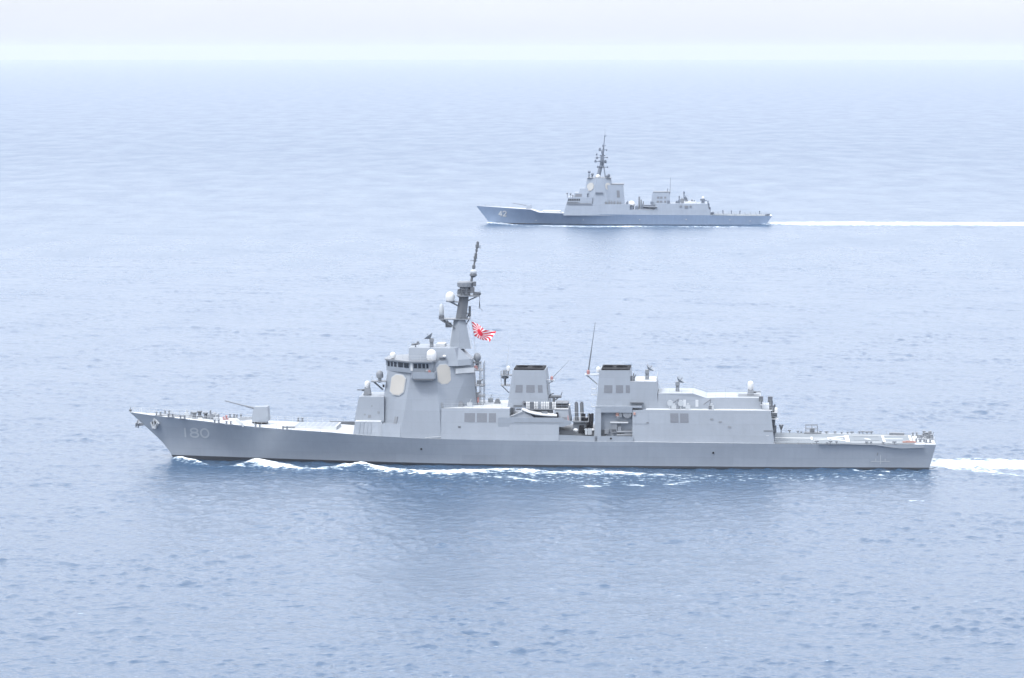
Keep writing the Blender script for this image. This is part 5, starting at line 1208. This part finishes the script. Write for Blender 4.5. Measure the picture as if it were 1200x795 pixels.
mb = MB(); c = G(783.5, 237, -7); mb.cbox(c, 1.4, 1.4, 1.6); mb.cbox(G(764, 238, -7), 1.6, 1.4, 1.4); mb.build('deck_gear', 'dark_hazed', far)
for px, py, s in ((795.5, 236.6, 1.2), (799.2, 235.5, 1.9), (803.5, 232.6, 1.2), (801.6, 226, .9), (805, 235.8, 1.3), (796, 231, .7), (811, 236.2, 1.3), (813.8, 236.8, 1.0), (793, 237.6, 1.2)):
    c = G(px, py, -2); mb = MB(); mb.cbox(c, s, s, s); mb.tube(G(px, 239.4, -2), c + Vector((0, 0, s * .8)), .28); mb.build('roof_gear', 'dark_hazed' if s < 1.25 else 'mid', ha)
mb = MB(); mb.lathe(G(804.6, 231, -2.2), [(.3, -.2), (1.0, 0), (1.25, .35)], axis=(.7, -.4, .5)); mb.build('director_dish', 'grey_far', ha)
blk(801.5, 815.5, 239.2, 236.8, 6.5, 6.3, name='roof_box', parent=ha, m='deck')
for px, py, s in ((797.7, 241.8, .8), (804.2, 242.6, 1.2), (809.2, 241.8, .7)): c = G(px, py, -8.5); MB().cbox(c, s * 1.3, .8, s).build('vent', 'mid', ha)
c = G(823.8, 239, -1); hh = G.z(823.8, 232.2, -1) - c.z; mb = MB(); mb.lathe(c, [(1.2, 0), (1.2, .5), (.8, .6), (.85, hh * .6), (.85, hh * .85), (.4, hh), (0, hh)]); mb.tube(c + Vector((0, 0, hh * .55)), c + Vector((2.0, 0, hh * .6)), .2); mb.cbox(c + Vector((-.2, 0, hh * .7)), 2.4, 1.8, .9); mb.build('close_in_gun', 'dark_hazed', far)
MB().dome(G(823.8, 233.4, -1), .7, 1.3).build('radome', 'white', far, smooth=True)
mb = MB()
for px, p0, p1 in ((829.6, 241, 235.4), (830.8, 246, 238.5), (832.2, 250, 243)): mb.tube(G(px, p0, -6), G(px, p1, -6), .3)
mb.build('light_mast', 'dark_hazed', ha)
z_ = dz2(G.x(860)) + .1; mb = MB(); vs, fs = [], []
for i, x in enumerate(np.linspace(G.x(833), G.x(900), 5)):
    h = dh2(u2(x)) - .3; vs += [(x, -h, dz2(x) + .06), (x, h, dz2(x) + .06)]
    if i: fs.append((2 * i - 2, 2 * i, 2 * i + 1, 2 * i - 1))
mb.add(vs, fs).build('flight_deck', 'flight', far)
for sg in (-1, 1): railing([de2(x, .1, sg) for x in np.linspace(G.x(834), G.x(897), 6)], 'safety_net', far, h=1.15, step=2.2, r=.055, m='mid')
for px0, px1 in ((840, 848), (851, 859), (862, 872), (876, 892)): mb = MB(); mb.add([(G.x(px0), -3.5, z_ + .03), (G.x(px1), -3.5, z_ + .03), (G.x(px1), -2.6, z_ + .03), (G.x(px0), -2.6, z_ + .03)], [(0, 1, 2, 3)]); mb.build('deck_marking', 'marking', far)
for px in (846, 856, 866, 889): c = de2(G.x(px), .3, 1); mb = MB(); mb.tube(c, c + Vector((0, 0, 1.6)), .2); mb.ball(c + Vector((0, 0, 1.6)), .35); mb.build('deck_light', 'dark_hazed', far)
for px, py in ((835.5, 250), (833.8, 250.5), (900.5, 252), (898, 252.6)): c = G(px, py, -7.2); MB().cbox(c, 1.3, .8, 1.2).build('deck_gear', 'dark_hazed', far)
mb = MB(); mb.tube(G(901.6, 253.6, 0), G(902.4, 250, 0), .15); mb.build('stern_staff', 'mid', far)
